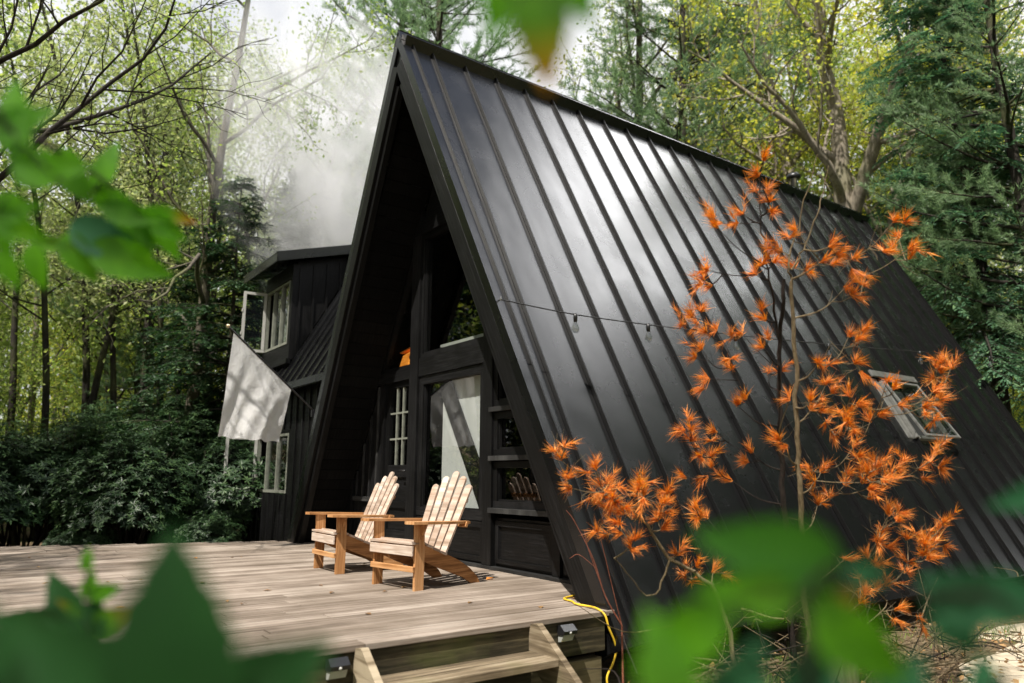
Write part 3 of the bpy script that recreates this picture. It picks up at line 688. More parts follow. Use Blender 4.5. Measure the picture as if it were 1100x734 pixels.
# ------------------------------------------------------------------ adirondack chairs
def make_chair():
    t=empty('adirondack_chair',(0,0,0),'x','chair','adirondack chairs on the deck')
    HW=.29
    def slat_poly(cx,w,l,rtop):   # rounded top slat, in local (x, along)
        n=7; P=[(cx-w/2*.86,0),(cx+w/2*.86,0),(cx+w/2,l-rtop)]
        for i in range(1,n): a=math.pi*i/n; P.append((cx+w/2*math.cos(a),l-rtop+rtop*math.sin(a)))
        P.append((cx-w/2,l-rtop)); return P
    # front legs
    for s in (-1,1):
        mb=MB(); xo=s*HW; mb.prism([(xo,-.045,0),(xo,.045,0),(xo,.05,.30),(xo,.045,.525),(xo,-.05,.525),(xo,-.045,.30)],(-s*.025,0,0)); mb.build('leg',M['teak'],t,bevel=.003)
        mb=MB(); # small arm bracket
        mb.prism([(xo+s*.001,.0,.525),(xo+s*.075,.0,.525),(xo+s*.001,.0,.40)],(0,.02,0)); mb.build('arm_bracket',M['teak'],t)
        # rear leg / seat rail : long curved board
        P=[(-.065,.27),(-.055,.365),(.10,.36),(.28,.275),(.45,.205),(.58,.13),(.66,.06),(.70,.0),(.60,.0),(.50,.06),(.36,.11),(.18,.175),(.02,.245)]
        mb=MB(); mb.prism([(s*(HW-.027),y,z) for y,z in P],(-s*.024,0,0)); mb.build('rear_leg',M['teak'],t,bevel=.003)
        # arm
        P=[(s*.245,-.13),(s*.30,-.155),(s*.37,-.13),(s*.385,0),(s*.36,.25),(s*.315,.53),(s*.25,.53),(s*.262,.2)]
        mb=MB(); mb.prism([(x,y,.527-(y+.15)*.03) for x,y in P],(0,0,.022)); mb.build('arm',M['greyteak'] if False else M['teak'],t,bevel=.004)
    # seat slats: nose drops over the front
    mb=MB()
    mb.box((-HW+.0,-.082,.272),(HW,-.066,.35),axis=0)
    mb.beam((-HW,-.045,.370),(HW,-.045,.370),.075,.02,(0,.0,1))
    for k in range(4):
        y=.04+k*.075; z=.372-.012-k*.032; mb.beam((-HW+.001,y,z+.012),(HW-.001,y,z+.012),.066,.018,(0,.38,1))
    mb.build('seat',M['greyteak'],t,bevel=.003)
    mb=MB(); mb.box((-HW+.0,-.07,.145),(HW,-.048,.19),axis=0); mb.build('stretcher',M['teak'],t,bevel=.003)
    # back slats
    lean=R_(24); up=np.array([0,math.sin(lean),math.cos(lean)]); nb=np.array([0,-math.cos(lean),math.sin(lean)])
    o=np.array([0,.305,.20])
    mb=MB(); ls=[.70,.78,.83,.78,.70]
    for i in range(5):
        cx=(i-2); l=ls[i]
        poly=[]
        for (px,pl) in slat_poly(0,.083,l,.035):
            X=cx*(.083+.030*pl/.8+.004)+px; poly.append(o+up*pl+np.array([X,0,0]))
        mb.prism(poly,nb*-.018)
    mb.build('backrest',M['greyteak'],t,bevel=.002)
    mb=MB(); 
    for tt,hw in ((.56,.235),(.03,.22)): p=o+up*tt-nb*.031; mb.beam(p-[hw,0,0],p+[hw,0,0],.04,.024,nb)
    p=o+up*.345-nb*.031; mb.beam(p-[.335,0,.0],p+[.335,0,0],.045,.024,nb)
    mb.build('back_rail',M['teak'],t,bevel=.002)
    return t
ch1=make_chair(); cm=childmap(ch1)
ch1.location=(1.475,-.745,0); ch1.rotation_euler=(0,0,R_(-10)+R_(20)*0)
ch1['label']='nearer adirondack chair, its whole fanned back in front of the big window'
ch2=copy_tree(ch1,cm); ch2.location=(.14,-.80,0); ch2.rotation_euler=(0,0,R_(-1))
ch2['label']='farther adirondack chair, half hidden behind the other, in front of the door'
ch1.rotation_euler=(0,0,R_(10))

# ------------------------------------------------------------------ flag
fl=empty('flag',(-2.47,-.06,1.79),'white flag hanging from a slanted pole on the left roof edge','flag')
p0=np.array([0,0.06,-.05]); tip=np.array([-.0,-1.19,1.02]); 
mb=MB(); mb.tube([p0,tip],.012,10); mb.build('flagpole',M['blackplastic'],fl)
mb=MB(); mb.lathe([(0,-.03),(.02,-.026),(.028,-.005),(.024,.015),(0,.028)],tip,12); mb.build('finial',M['brass'],fl)
mb=MB(); mb.box((-.02,-.02,-.09),(.02,.09,.0)); mb.build('pole_bracket',M['blackplastic'],fl)
# cloth: top edge lies along the pole, hangs down
A=tip*.94+p0*.06; B=tip*.30+p0*.70
nu,nv=44,40; V=[];UV=[]
hA,hB=1.36,.72
for i in range(nu+1):
    u=i/nu
    for j in range(nv+1):
        v=j/nv; top=A*(1-u)+B*u; hh=hA*(1-u)+hB*u+.05*math.sin(u*7)*0
        f=min(1,v*1.6)
        wv=.026*math.sin(u*9+v*3.2)*f+.012*math.sin(u*27+v*9+1)*f+.009*math.sin(u*15-v*19)*f+.04*math.sin(u*5-1)*v
        dy=-.10*v*(1-u)-.13*v*u
        V.append((top[0]+wv+.05*v, top[1]+dy+.02*math.sin(u*13)*f, top[2]-hh*v*(1-.0*u)+.012*math.sin(u*22)*(v>.97)))
idx=lambda i,j:i*(nv+1)+j
F=[(idx(i,j),idx(i+1,j),idx(i+1,j+1),idx(i,j+1)) for i in range(nu) for j in range(nv)]
uv=[]
for f in F:
    for q in f: uv.append((q//(nv+1)/nu,1-(q%(nv+1))/nv))
mb=MB(); mb.add(V,F,uv,0,True); mb.build('flag_cloth',M['flag'],fl)

# ------------------------------------------------------------------ string lights
def string_light(name,pts,bulbs,lab,down=.10):
    t=empty(name,pts[0],lab,'string lights'); o=np.array(pts[0],float)
    P=smooth_path([np.array(p,float)-o for p in pts],10); mb=MB(); mb.tube(P,.0055,6); mb.build('cord',M['wire'],t)
    for b in bulbs:
        i=int(b*(len(P)-1)); p=P[i]
        mb=MB(); mb.lathe([(.0,.01),(.016,.008),(.019,-.02),(.017,-.065),(.0,-.066)],p,10); s=mb.build('socket',M['blackplastic'],t)
        mb=MB(); mb.lathe([(.013,-.066),(.018,-.085),(.034,-.115),(.034,-.135),(.022,-.158),(0,-.166)],p,12); mb.build('bulb',M['clearglass'],s)
sA=np.array([1.96,-.03,2.47]); 
P1=[at(538,322,6.03),at(618,338,6.35),at(705,350,6.8),at(790,360,7.35),at(890,370,8.2),at(988,378,9.4),at(1070,384,10.9),at(1130,386,12.2)]
string_light('string_lights',P1,[.143,.285,.43,.575,.715,.855,.93],'string of clear bulbs on black cord running along the right roof slope')
P2=[at(1040,395,10.2),at(1066,388,10.9),at(1100,372,11.8),at(1150,360,13)]
# hook where the string leaves the rake board
mb=MB(); mb.tube([np.array([1.93,-.01,2.47]),np.array([1.96,-.05,2.49]),at(538,322,6.03)],.008,6); mb.build('string_hook',M['chrome'],cabin)

# ------------------------------------------------------------------ power lines in the trees, left
for k,(z0,z1) in enumerate(((198,204),(210,213))):
    P=[at(-60,z0-4,26),at(150,z0+3,25),at(300,z1+0,24),at(450,z1-10,23.5)]
    mb=MB(); mb.tube(smooth_path(P,8),.012,5)
    tag(mb.build('overhead_cable',M['wire']),('upper' if k==0 else 'lower')+' of the two thin dark cables crossing the trees behind the smoke','cable')

# ------------------------------------------------------------------ trees
def rvec(n): v=rng.normal(size=(n,3)); return v/np.linalg.norm(v,axis=1)[:,None]
def branch(mb,p,d,ln,r,depth,o,tips):
    n=max(3,int(ln/o['seg'])) if depth>0 else max(6,int(ln/(o['seg']*1.6)))
    P=[np.array(p,float)]; d=np.array(d,float); st=ln/n
    for i in range(n):
        d=d+rng.normal(size=3)*o['wig'][min(depth,2)]; d[2]+=o['up'][min(depth,2)]; d/=np.linalg.norm(d); P.append(P[-1]+d*st)
    P=np.array(P); tt=np.linspace(0,1,n+1); rad=r*(1-tt*(.72 if depth==0 else .82))+.002
    mb.tube(P,rad,8 if depth==0 else (5 if depth==1 else 3),cap=False)
    if depth>=o['depth']:
        tips.append(P[1:]); return
    nb=o['nb'][depth]
    if callable(nb): nb=nb()
    t0=o['t0'][depth]
    for i in range(nb):
        t=t0+(1-t0)*((i+rng.random()*.8)/nb); t=min(t,.985); k=t*n; a=int(k); q=P[a]+(P[min(a+1,n)]-P[a])*(k-a); T=P[min(a+1,n)]-P[a]; T/=np.linalg.norm(T)
        az=rng.random()*6.283; s_=np.cross(T,[math.cos(az),math.sin(az),.1]); s_/=np.linalg.norm(s_)+1e-9
        an=R_(o['ang'][depth])*(.75+.5*rng.random()); dd=T*math.cos(an)+s_*math.sin(an)
        l=ln*o['len'][depth]*(1-.55*t if depth==0 and o.get('taper',1) else 1-.4*t)*(.7+.6*rng.random())
        branch(mb,q,dd,l,max(rad[a]*o['rr'],.004),depth+1,o,tips)
    if depth>0: tips.append(P[-2:])
def decid(name,h,r,o,leaf,ls,nleaf,barkm,seed,spread=.18):
    global rng; old=rng; rng=np.random.default_rng(seed)
    mb=MB(); tips=[]; branch(mb,(0,0,-.3),(rng.normal()*.04,rng.normal()*.04,1),h,r,0,o,tips)
    if o.get('fork'):
        for (zf,ax,ay,l2,r2) in o['fork']: branch(mb,(0,0,zf),(ax,ay,1),l2,r2,0,dict(o,fork=None),tips)
    pts=np.vstack(tips)
    lb=MB()
    if nleaf:
        i=rng.integers(0,len(pts),nleaf); c=pts[i]+rng.normal(size=(nleaf,3))*spread
        d=rvec(nleaf); d[:,2]-=.4; nr=rvec(nleaf); nr[:,2]+=.8
        sz=ls*(.6+.8*rng.random(nleaf)); lb.blades(c,d,nr,sz,sz*.62,fold=.15)
    rng=old
    return mb.mesh(name+'_trunk',M[barkm]), (lb.mesh(name+'_leaves',M[leaf]) if nleaf else None)
def pine(name,h,r,seed,leaf='pine',kind='pine',t0=.25,blen=.27,nwh=26,per=4,barkm='bark_dark',dense=1.0):
    global rng; old=rng; rng=np.random.default_rng(seed)
    mb=MB(); P=[np.array([0,0,-.3])]; d=np.array([0,0,1.])
    for i in range(14): d=d+rng.normal(size=3)*.02; d[2]=1; P.append(P[-1]+d/np.linalg.norm(d)*(h+.3)/14)
    P=np.array(P); rad=r*(1-np.linspace(0,1,15)*.93); mb.tube(P,rad,8,cap=False)
    lb=MB(); B=[];D=[];LN=[];FB=[];FD=[];FN=[];FL=[]
    for w in range(nwh):
        t=t0+(1-t0)*(w+rng.random()*.5)/nwh; zz=t*14; a=min(int(zz),13); q=P[a]+(P[a+1]-P[a])*(zz-a)
        for b in range(per if rng.random()>.15 else per-1):
            az=rng.random()*6.283; prof=(1-t)**.75 if kind=='hemlock' else (1-t)**.6*(.55+.45*min(1,(t-t0)*5+.3))
            l=h*blen*prof*(.65+.6*rng.random())+.25
            el=R_(12 if kind=='pine' else -2)+rng.normal()*.12+ (t-.5)*.5
            dd=np.array([math.cos(az)*math.cos(el),math.sin(az)*math.cos(el),math.sin(el)])
            n=max(4,int(l/.28)); Q=[q]
            for i in range(n):
                dd=dd+rng.normal(size=3)*.07; dd[2]+= (.045 if kind=='pine' else -.055); dd/=np.linalg.norm(dd); Q.append(Q[-1]+dd*l/n)
            Q=np.array(Q); mb.tube(Q,np.linspace(.010+.012*l,.004,n+1),4,cap=False)
            for i in range(1,n+1):
                if i/n<.25: continue
                ntw=2 if kind=='pine' else 3
                for s_ in range(ntw+1):
                    if s_==ntw: tw=dd; tl=.12
                    else:
                        sd=np.cross(dd,[0,0,1]); sd/=np.linalg.norm(sd)+1e-9; sg=1 if s_%2 else -1
                        tw=sd*sg*(.6+.6*rng.random())+dd*(.5+.5*rng.random())+np.array([0,0,(.25 if kind=='pine' else -.18)])+rng.normal(size=3)*.15; tw/=np.linalg.norm(tw); tl=l*(.16+.22*rng.random())*(1.2-i/n*.7)+.12
                    e=Q[i]+tw*tl
                    if tl>.14: mb.tube([Q[i],e],[.005,.003],3,cap=False)
                    if kind=='pine':
                        m=max(1,int(tl/.13*dense))
                        for j in range(m):
                            c=Q[i]+tw*tl*(1-j/max(m,1)*.75); k=int(15*dense)
                            B.append(np.repeat(c[None],k,0)+rng.normal(size=(k,3))*.02); vv=rvec(k)*.9+tw; D.append(vv); LN.append(.10+.07*rng.random(k))
                    else:
                        m=max(2,int(tl/.05*dense)); c=Q[i]+tw*np.linspace(.1,1,m)[:,None]*tl
                        c=c+np.array([0,0,-1])*(np.linspace(0,1,m)[:,None]**2*tl*.25)
                        for sg in (-1,1):
                            s2=np.cross(tw,[0,0,1]); s2/=np.linalg.norm(s2)+1e-9
                            fd=s2*sg+tw*.8+rng.normal(size=(m,3))*.25; fd[:,2]-=.25
                            FB.append(c); FD.append(fd); FN.append(np.array([0,0,1])+rng.normal(size=(m,3))*.35); FL.append(.09+.08*rng.random(m))
    if kind=='pine': lb.needles(np.vstack(B),np.vstack(D),np.concatenate(LN),.014)
    else: fl_=np.concatenate(FL); lb.blades(np.vstack(FB),np.vstack(FD),np.vstack(FN),fl_,fl_*.34,fold=.05)
    rng=old
    return mb.mesh(name+'_trunk',M[barkm]), lb.mesh(name+'_leaves',M[leaf])
O_tree=dict(depth=3,seg=.55,wig=(.05,.16,.22),up=(.02,.05,.03),nb=(15,6,5),t0=(.3,.2,.15),ang=(48,45,42),len=(.42,.45,.42),rr=.5)
O_pole=dict(depth=2,seg=.5,wig=(.03,.14,.2),up=(.02,.04,.03),nb=(20,6),t0=(.38,.15),ang=(55,45),len=(.2,.5),rr=.38)
O_bare=dict(depth=3,seg=.45,wig=(.06,.15,.2),up=(.02,.02,.02),nb=(14,8,6),t0=(.25,.12,.12),ang=(62,45,40),len=(.55,.5,.45),rr=.5)
O_big=dict(depth=3,seg=.6,wig=(.05,.17,.22),up=(.03,.05,.03),nb=(12,7,6),t0=(.28,.2,.15),ang=(50,46,42),len=(.42,.45,.42),rr=.5,
           fork=[(4.5,.28,.16,10.5,.26),(6.0,-.38,-.2,9.0,.2),(3.2,-.10,-.42,10,.16)])
K={}
K['treeA']=decid('a',15,.17,O_tree,'spring',.09,7800,'bark_grey',1)
K['treeB']=decid('b',14,.14,O_tree,'spring',.09,9000,'bark_dark',2)
K['treeC']=decid('c',16,.18,O_tree,'paleleaf',.09,7000,'bark_grey',3,spread=.25)
K['poleA']=decid('d',15,.11,O_pole,'spring',.14,4300,'bark_pale',4,spread=.3)
K['poleB']=decid('e',14,.10,O_pole,'paleleaf',.12,3200,'bark_dark',5,spread=.3)
K['poleC']=decid('f',12,.07,O_pole,'paleleaf',.13,3800,'bark_grey',6,spread=.3)
K['bare']=decid('g',11,.15,O_bare,'spring',.05,2200,'bark_dark',7,spread=.1)
K['big']=decid('h',16,.36,O_big,'yellowgreen',.105,26000,'bark_pale',8,spread=.25)
O_und=dict(depth=2,seg=.35,wig=(.08,.16,.22),up=(.02,.05,.03),nb=(18,6),t0=(.12,.1),ang=(55,45),len=(.36,.5),rr=.5)
K['under']=decid('u',6,.05,O_und,'yellowgreen',.095,6500,'bark_grey',9,spread=.22)
K['underg']=decid('v',7,.05,O_und,'spring',.095,6500,'bark_grey',10,spread=.25)
K['pineA']=pine('i',17,.22,21,nwh=28,per=4,dense=1.1,blen=.22)
K['pineB']=pine('j',14,.16,22,nwh=26,t0=.2,per=4,dense=1.1,blen=.22)
K['hemA']=pine('k',15,.20,23,leaf='hemlock',kind='hemlock',t0=.30,nwh=34,per=5,blen=.215)
K['hemB']=pine('l',9,.12,24,leaf='yew',kind='hemlock',t0=.06,nwh=30,per=5,blen=.28)
def tree(kind,px,dist,label,cat='tree',group=None,scale=1.0,rz=None,name='tree',py=480,xy=None,tilt=(0,0)):
    if xy is None: p=at(px,py,dist); x,y=p[0],p[1]
    else: x,y=xy
    t=empty(name,(x,y,terrain(x,y)),label,cat,group,rz=random.random()*6.28 if rz is None else rz,scale=scale)
    t.rotation_euler[0]=tilt[0]; t.rotation_euler[1]=tilt[1]
    a,b=K[kind]
    o=bpy.data.objects.new('trunk',a); COL.objects.link(o); o.parent=t
    if b: o=bpy.data.objects.new('crown',b); COL.objects.link(o); o.parent=t
    return t
# named trees one can tell apart
tree('treeA',196,17,'tall forked grey tree with spring leaves rising above the dark evergreen bushes on the left',name='deciduous_tree',rz=1.0)
tree('pineB',140,23,'dark green pine left of the tall forked tree, against the bright sky',name='pine_tree',scale=1.0)
tree('bare',-95,9.5,'nearly bare dark tree reaching its twigs in from the upper left edge',name='bare_tree',rz=2.2)
tree('treeC',322,24,'thin pale tree standing inside the drifting smoke',name='deciduous_tree',rz=4)
tree('treeB',262,21,'light green leafy tree left of the smoke',name='deciduous_tree',rz=3)
tree('pineA',395,27,'hazy pine behind the smoke, just left of the cabin peak',name='pine_tree',scale=1.7,rz=.5)
tree('pineA',470,24,'dark pine whose boughs show right above the cabin peak',name='pine_tree',scale=1.55,rz=2.1)
tree('pineA',750,29,'soft green pine just right of the open gap of sky',name='pine_tree',scale=1.35,rz=5)
tree('pineB',812,33,'soft green pine between the middle pine and the thick forked tree',name='pine_tree',scale=1.8,rz=1.9)
tree('treeC',690,30,'sparse spring tree beside the open gap of sky above the ridge',name='deciduous_tree',rz=2,scale=1.55)
tree('pineB',745,24,'soft blue green pine rising over the middle of the ridge',name='pine_tree',scale=1.8,rz=3.3)
tree('big',893,22,'thick forked tree with pale bark behind the far end of the ridge',name='maple_tree',rz=2.4,py=300,scale=1.2)
tree('treeA',962,26,'tall pale trunked tree between the forked tree and the hemlock',name='deciduous_tree',scale=1.4,rz=5)
tree('hemA',1085,14.5,'big dark hemlock with drooping boughs at the right edge',name='hemlock_tree',rz=.8,scale=1.0)
tree('pineA',1135,13,'blue green pine at the far right edge, in front of the hemlock',name='pine_tree',rz=1.4,scale=.9)
tree('hemA',1035,21,'dark hemlock set back behind the far corner of the roof',name='hemlock_tree',rz=3.8,scale=1.15)
tree('hemB',236,16.5,'dark bushy hemlock directly left of the flag',name='hemlock_tree',rz=1,scale=.92)
tree('hemB',290,19,'dark hemlock behind the dormer, tallest of the dark evergreens',name='hemlock_tree',rz=2,scale=1.08)
tree('hemB',338,19,'dark hemlock rising right behind the dormer roof',name='hemlock_tree',rz=5,scale=.9)
tree('hemB',190,18.5,'dark hemlock at the left end of the dark evergreens',name='hemlock_tree',rz=4.4,scale=.80)
tree('under',930,19,'yellow leafed small tree just past the far end of the ridge',name='understory_tree',scale=1.15,rz=1)
tree('under',985,16.5,'yellow green small tree below the hemlock at right',name='understory_tree',scale=.8,rz=3)
tree('underg',830,25,'bright green small tree behind the right half of the ridge',name='understory_tree',scale=1.3,rz=4)
for i,(px,d,k,sc) in enumerate(((5,24,'underg',1.1),(48,29,'under',1.2),(90,26,'underg',1.2),(128,31,'under',1.3),(165,27,'underg',1.2),(215,26,'under',1.2),(250,30,'underg',1.4),(-30,20,'underg',1.0),(340,30,'underg',1.3),(110,38,'underg',1.6),(20,40,'underg',1.6),(190,40,'under',1.6))):
    tree(k,px,d,('yellow leafed' if k=='under' else 'green')+' small tree filling the wood beyond the rhododendrons',group='small trees of the left wood',name='understory_tree',scale=sc)
for i,(px,d,k,sc) in enumerate(((1010,26,'underg',1.0),(1045,24,'under',.9),(1075,28,'underg',1.1),(1105,24,'under',.9),(960,28,'underg',1.2),(900,30,'under',1.6),(870,27,'underg',1.5),(1030,36,'underg',1.5),(1090,38,'under',1.5),(780,33,'under',1.9))):
    tree(k,px,d,('yellow leafed' if k=='under' else 'green')+' small tree filling the wood beyond the cabin roof',group='small trees of the right wood',name='understory_tree',scale=sc)
# woods behind, left and right, told apart by nothing
rs=random.Random(3)
for i,(px,d) in enumerate(((52,18.5),(86,19.5),(94,21),(124,20),(150,18.8),(161,21.5),(173,19.2),(12,20.5),(222,22))):
    tree('poleB',px,d,'dark slim trunk standing close behind the rhododendrons, among the left wood',group='dark slim trees behind the rhododendrons',name='forest_tree',scale=1.0+.1*(i%3))
for i,px in enumerate([-30,5,30,52,70,88,95,118,132,152,163,176,205,222,240,275,300,345,380,-60,-110,15,60,110,145]):
    d=rs.uniform(24,44) if i<19 else rs.uniform(34,52)
    kd=rs.choice(['poleA','poleB','poleC','poleA','treeB'])
    lab={'poleA':'slender pale trunked tree in the wood beyond the rhododendrons','poleB':'slender dark tree with yellow green leaves in the wood beyond the rhododendrons','poleC':'thin young grey tree in the wood beyond the rhododendrons','treeB':'branchy dark tree in the wood beyond the rhododendrons'}[kd]
    tree(kd,px,d,lab,group='trees of the left wood',name='forest_tree',scale=rs.uniform(.8,1.15))
for i,px in enumerate([690,720,775,810,850,880,925,945,975,992,1008,1022,1034,1047,1060,1072,1090,1105,1130,1165]):
    d=rs.uniform(26,46) if px<960 else rs.uniform(20,42)
    kd=rs.choice(['poleA','poleB','poleC','treeC'])
    lab={'poleA':'slender pale trunked tree in the wood beyond the cabin roof','poleB':'slender dark tree with yellow green leaves in the wood beyond the cabin roof','poleC':'thin young grey tree in the wood beyond the cabin roof','treeC':'sparse branchy tree in the wood beyond the cabin roof'}[kd]
    tree(kd,px,d,lab,group='trees of the right wood',name='forest_tree',scale=rs.uniform(1.1,1.6))
# trees outside the frame: they shade the deck and show in roof and window reflections
for (x,y,kd,sc,rz) in ((-3.6,-11.2,'treeC',.8,2.),(5.5,12.5,'hemA',.95,1),(.3,-9.4,'bare',1.05,.6),(-1,-12.8,'treeA',1.15,1),(-2.6,-9.6,'poleA',.75,2),(-12.5,-10.8,'hemA',1.35,2.5),(-13.2,-8.6,'hemA',1.25,3.3),(-16,-13,'hemA',1.5,1.2),(-12,-17,'pineA',1.4,0),(-7.5,-14,'hemA',1.25,4),(-5,-16,'hemA',1.35,5),(-17,-9,'underg',2.3,0),(-10,-6.6,'underg',1.25,1),(-8.2,-7.8,'underg',1.5,4),(-11.5,-8.4,'under',1.7,2),(-10,-16,'underg',2.4,1),(-9.5,-13,'hemA',1.3,.5),(-20,-8,'hemA',1.1,2),(-16,-12,'underg',1.8,1),(-11,-14,'hemA',.9,3),(-7,-16,'pineA',.9,1),(-19,-16,'pineA',1.1,1),(-4,-19,'hemA',1.0,2),(1,-18,'pineA',.9,3),(5,-19,'hemA',1.,4),(10,-16,'pineA',.9,5),(14,-13,'hemA',.9,1),(18,-7,'hemA',1.,2),(19,2,'hemA',1.,3),(18,9,'pineA',1.1,4),(15,18,'hemA',1.1,5),(11,22,'pineA',1.1,1),(-11.5,-11,'underg',1.3,3),(-8.5,-12,'hemB',1.2,1),(-16,-7,'underg',1.4,2),(8,10,'hemA',.9,2),(4.6,17.5,'hemA',1.05,3),(8.5,15,'hemA',1.1,4),(3.9,23,'pineA',1.1,5),(-9,-9,'hemB',1.1,0),(-6.5,-12.5,'underg',1.5,3),(-13,-13,'treeA',1,1),(-9,-17,'underg',1.7,2),(-15,-8,'treeB',.9,2),(9.5,9,'hemA',.9,1),(13,14,'pineA',1,2),(10,17,'hemA',1.0,4),(14,6,'treeA',1,3),(16,0,'pineA',.9,1),(12,-9,'treeC',1,2),(6,-15,'treeA',1,3),(-2,-17,'underg',2.0,5),(-12,-19,'hemA',.9,5)):
    tree(kd,0,0,{'treeA':'leafy','treeB':'dark branchy','treeC':'sparse','hemB':'low dark evergreen','hemA':'tall dark evergreen','underg':'bushy green','under':'bushy yellow green','poleA':'slender pale','bare':'almost leafless','pineA':'tall blue green pine'}[kd]+' tree of the wood around the clearing',group='trees around the clearing',name='forest_tree',scale=sc,rz=rz,xy=(x,y))

# rhododendrons
def rhodo(seed,h,w,nw):
    global rng; old=rng; rng=np.random.default_rng(seed)
    mb=MB(); lb=MB(); C=[];Dv=[]
    nst=26
    for i in range(nst):
        a=rng.random()*6.283; e=np.array([math.cos(a)*w*.45*rng.random(),math.sin(a)*w*.45*rng.random(),h*(.5+.4*rng.random())])
        p0=np.array([math.cos(a)*.2,math.sin(a)*.2,-.2]); m=(p0+e)/2+rng.normal(size=3)*.15; P=smooth_path([p0,m,e],4); mb.tube(P,np.linspace(.03,.01,len(P)),5,cap=False)
    # whorls: shell with lumps
    th=np.arccos(rng.uniform(-.25,1,nw)); ph=rng.random(nw)*6.283
    lum=1+.16*np.sin(ph*3+seed)*np.sin(th*4)+.12*np.sin(ph*7+2*seed)*np.cos(th*5)
    rr=lum*(1-.38*rng.random(nw)**1.7)
    n=np.stack([np.sin(th)*np.cos(ph),np.sin(th)*np.sin(ph),np.cos(th)],1)
    c=n*np.stack([rr*w/2,rr*w/2,rr*h*.55],1)+[0,0,h*.42]
    c=c[c[:,2]>-.05]
    n=c-np.array([0,0,h*.3]); n/=np.linalg.norm(n,axis=1)[:,None]; n[:,2]+=.7; n/=np.linalg.norm(n,axis=1)[:,None]
    k=8
    for j in range(k):
        ref=rvec(len(c)) if j==0 else ref
        s1=np.cross(n,ref); s1/=np.linalg.norm(s1,axis=1)[:,None]+1e-9; s2=np.cross(n,s1); a=2*math.pi*(j+rng.random(len(c))*.5)/k
        d=s1*np.cos(a)[:,None]+s2*np.sin(a)[:,None]+n*(.15+rng.normal(size=(len(c),1))*.25); d[:,2]-=.15
        ln=.10+.05*rng.random(len(c)); lb.blades(c,d,n,ln,ln*.33,fold=.12)
    for q in c[::9]: mb.tube([q*.55+[0,0,h*.15],q],[.012,.006],3,cap=False)
    rng=old; return mb.mesh('r_stem',M['bark_dark']),lb.mesh('r_leaf',M['rhodo'])
RK=[rhodo(31,2.6,2.8,1900),rhodo(32,2.2,2.6,1700),rhodo(33,3.2,3.0,2300)]
def bush(px,d,k,sc,label,rz,group='rhododendron bushes behind the deck'):
    p=at(px,560,d); t=empty('rhododendron_bush',(p[0],p[1],terrain(p[0],p[1])-.05),label,'bush',group,rz=rz,scale=sc)
    for nm,me in zip(('stem','foliage'),RK[k]): o=bpy.data.objects.new(nm,me); COL.objects.link(o); o.parent=t
for a in ((-45,12.6,0,.95,'glossy dark rhododendron half outside the left edge',0),(20,13.5,1,1.0,'glossy dark rhododendron second from the left edge, behind the deck',1),(82,14.2,2,.86,'tallest glossy rhododendron of the left bank, below the pale trunks',2),(140,13.0,0,.86,'glossy rhododendron in the middle of the bank, left of the fire bowl',3),(205,15.2,2,.90,'glossy rhododendron behind the fire bowl',4),(250,14.2,1,1.0,'glossy rhododendron directly below the flag, touching the wing wall',5),
          (110,16.8,2,1.0,'rhododendron in the second row, above the middle of the bank',1.5),(165,17.5,2,1.05,'rhododendron in the second row, left of the hemlocks',2.5),(225,17.5,2,1.12,'rhododendron in the second row, below the hemlocks',3.5),(45,17,2,.85,'rhododendron in the second row, near the left edge',.4),(290,16.5,2,1.0,'rhododendron squeezed behind the side wing',.9)):
    bush(*a)
for a in ((75,12.0,1,.30,'low rhododendron sprig at the back edge of the deck, left of the others',0),(105,12.1,0,.26,'low rhododendron sprig at the back edge of the deck, between two others',2),(225,12.3,1,.40,'low rhododendron at the back edge of the deck beside the wing',4)): bush(*a,group='low rhododendrons at the deck edge')
# grey bowl on a stand, half hidden
p=at(256,500,14.6); zb=p[2]-terrain(p[0],p[1]); fb=empty('garden_bowl',(p[0],p[1],terrain(p[0],p[1])),'wide grey metal bowl on a dark stand, half hidden between the rhododendrons','bowl')
mb=MB(); mb.lathe([(0,zb-.12),(.15,zb-.11),(.28,zb-.04),(.34,zb+.04),(.36,zb+.05),(.33,zb+.05),(.26,zb-.02),(0,zb-.08)],(0,0,0),24); mb.build('bowl',M['grey'],fb)
mb=MB(); mb.lathe([(.22,0),(.20,.04),(.05,.10),(.035,zb*.5),(.05,zb-.12)],(0,0,0),14); mb.build('stand',M['blackplastic'],fb)

# ------------------------------------------------------------------ far woodland as one mass
def far():
    n=120000; th=rng.uniform(R_(88),R_(192),n); r=rng.uniform(44,76,n)
    z=rng.random(n)**1.6*22
    lump=np.sin(th*37)+np.sin(th*91+1)+np.sin(z*.9+th*60)
    keep=rng.random(n)<np.clip(1.05-z/24+.22*lump,.05,1)
    th,r,z=th[keep],r[keep],z[keep]; n=len(th)
    x=3+r*np.cos(th); y=r*np.sin(th); g_=np.array([terrain(a,b) for a,b in zip(x,y)])
    c=np.stack([x,y,g_+z],1); mb=MB(); s_=.26+.30*rng.random(n); nr=rvec(n); nr[:,2]+=.5; mb.blades(c,rvec(n),nr,s_,s_*.7,fold=.15)
    for i in range(170):
        t=rng.uniform(R_(88),R_(192)); q=rng.uniform(44,78); x=3+q*math.cos(t); y=q*math.sin(t); z0=terrain(x,y); h=rng.uniform(12,22); l=rng.normal(size=2)*.6
        mb.tube([(x,y,z0-.3),(x+l[0]*.4,y+l[1]*.4,z0+h*.5),(x+l[0],y+l[1],z0+h)],[.16,.12,.03],5,mi=1,cap=False)
    tag(mb.build('far_woodland',[M['far'],M['bark_grey']]),'hazy mass of far spring woodland behind the single trees','woodland',kind='stuff')
far()
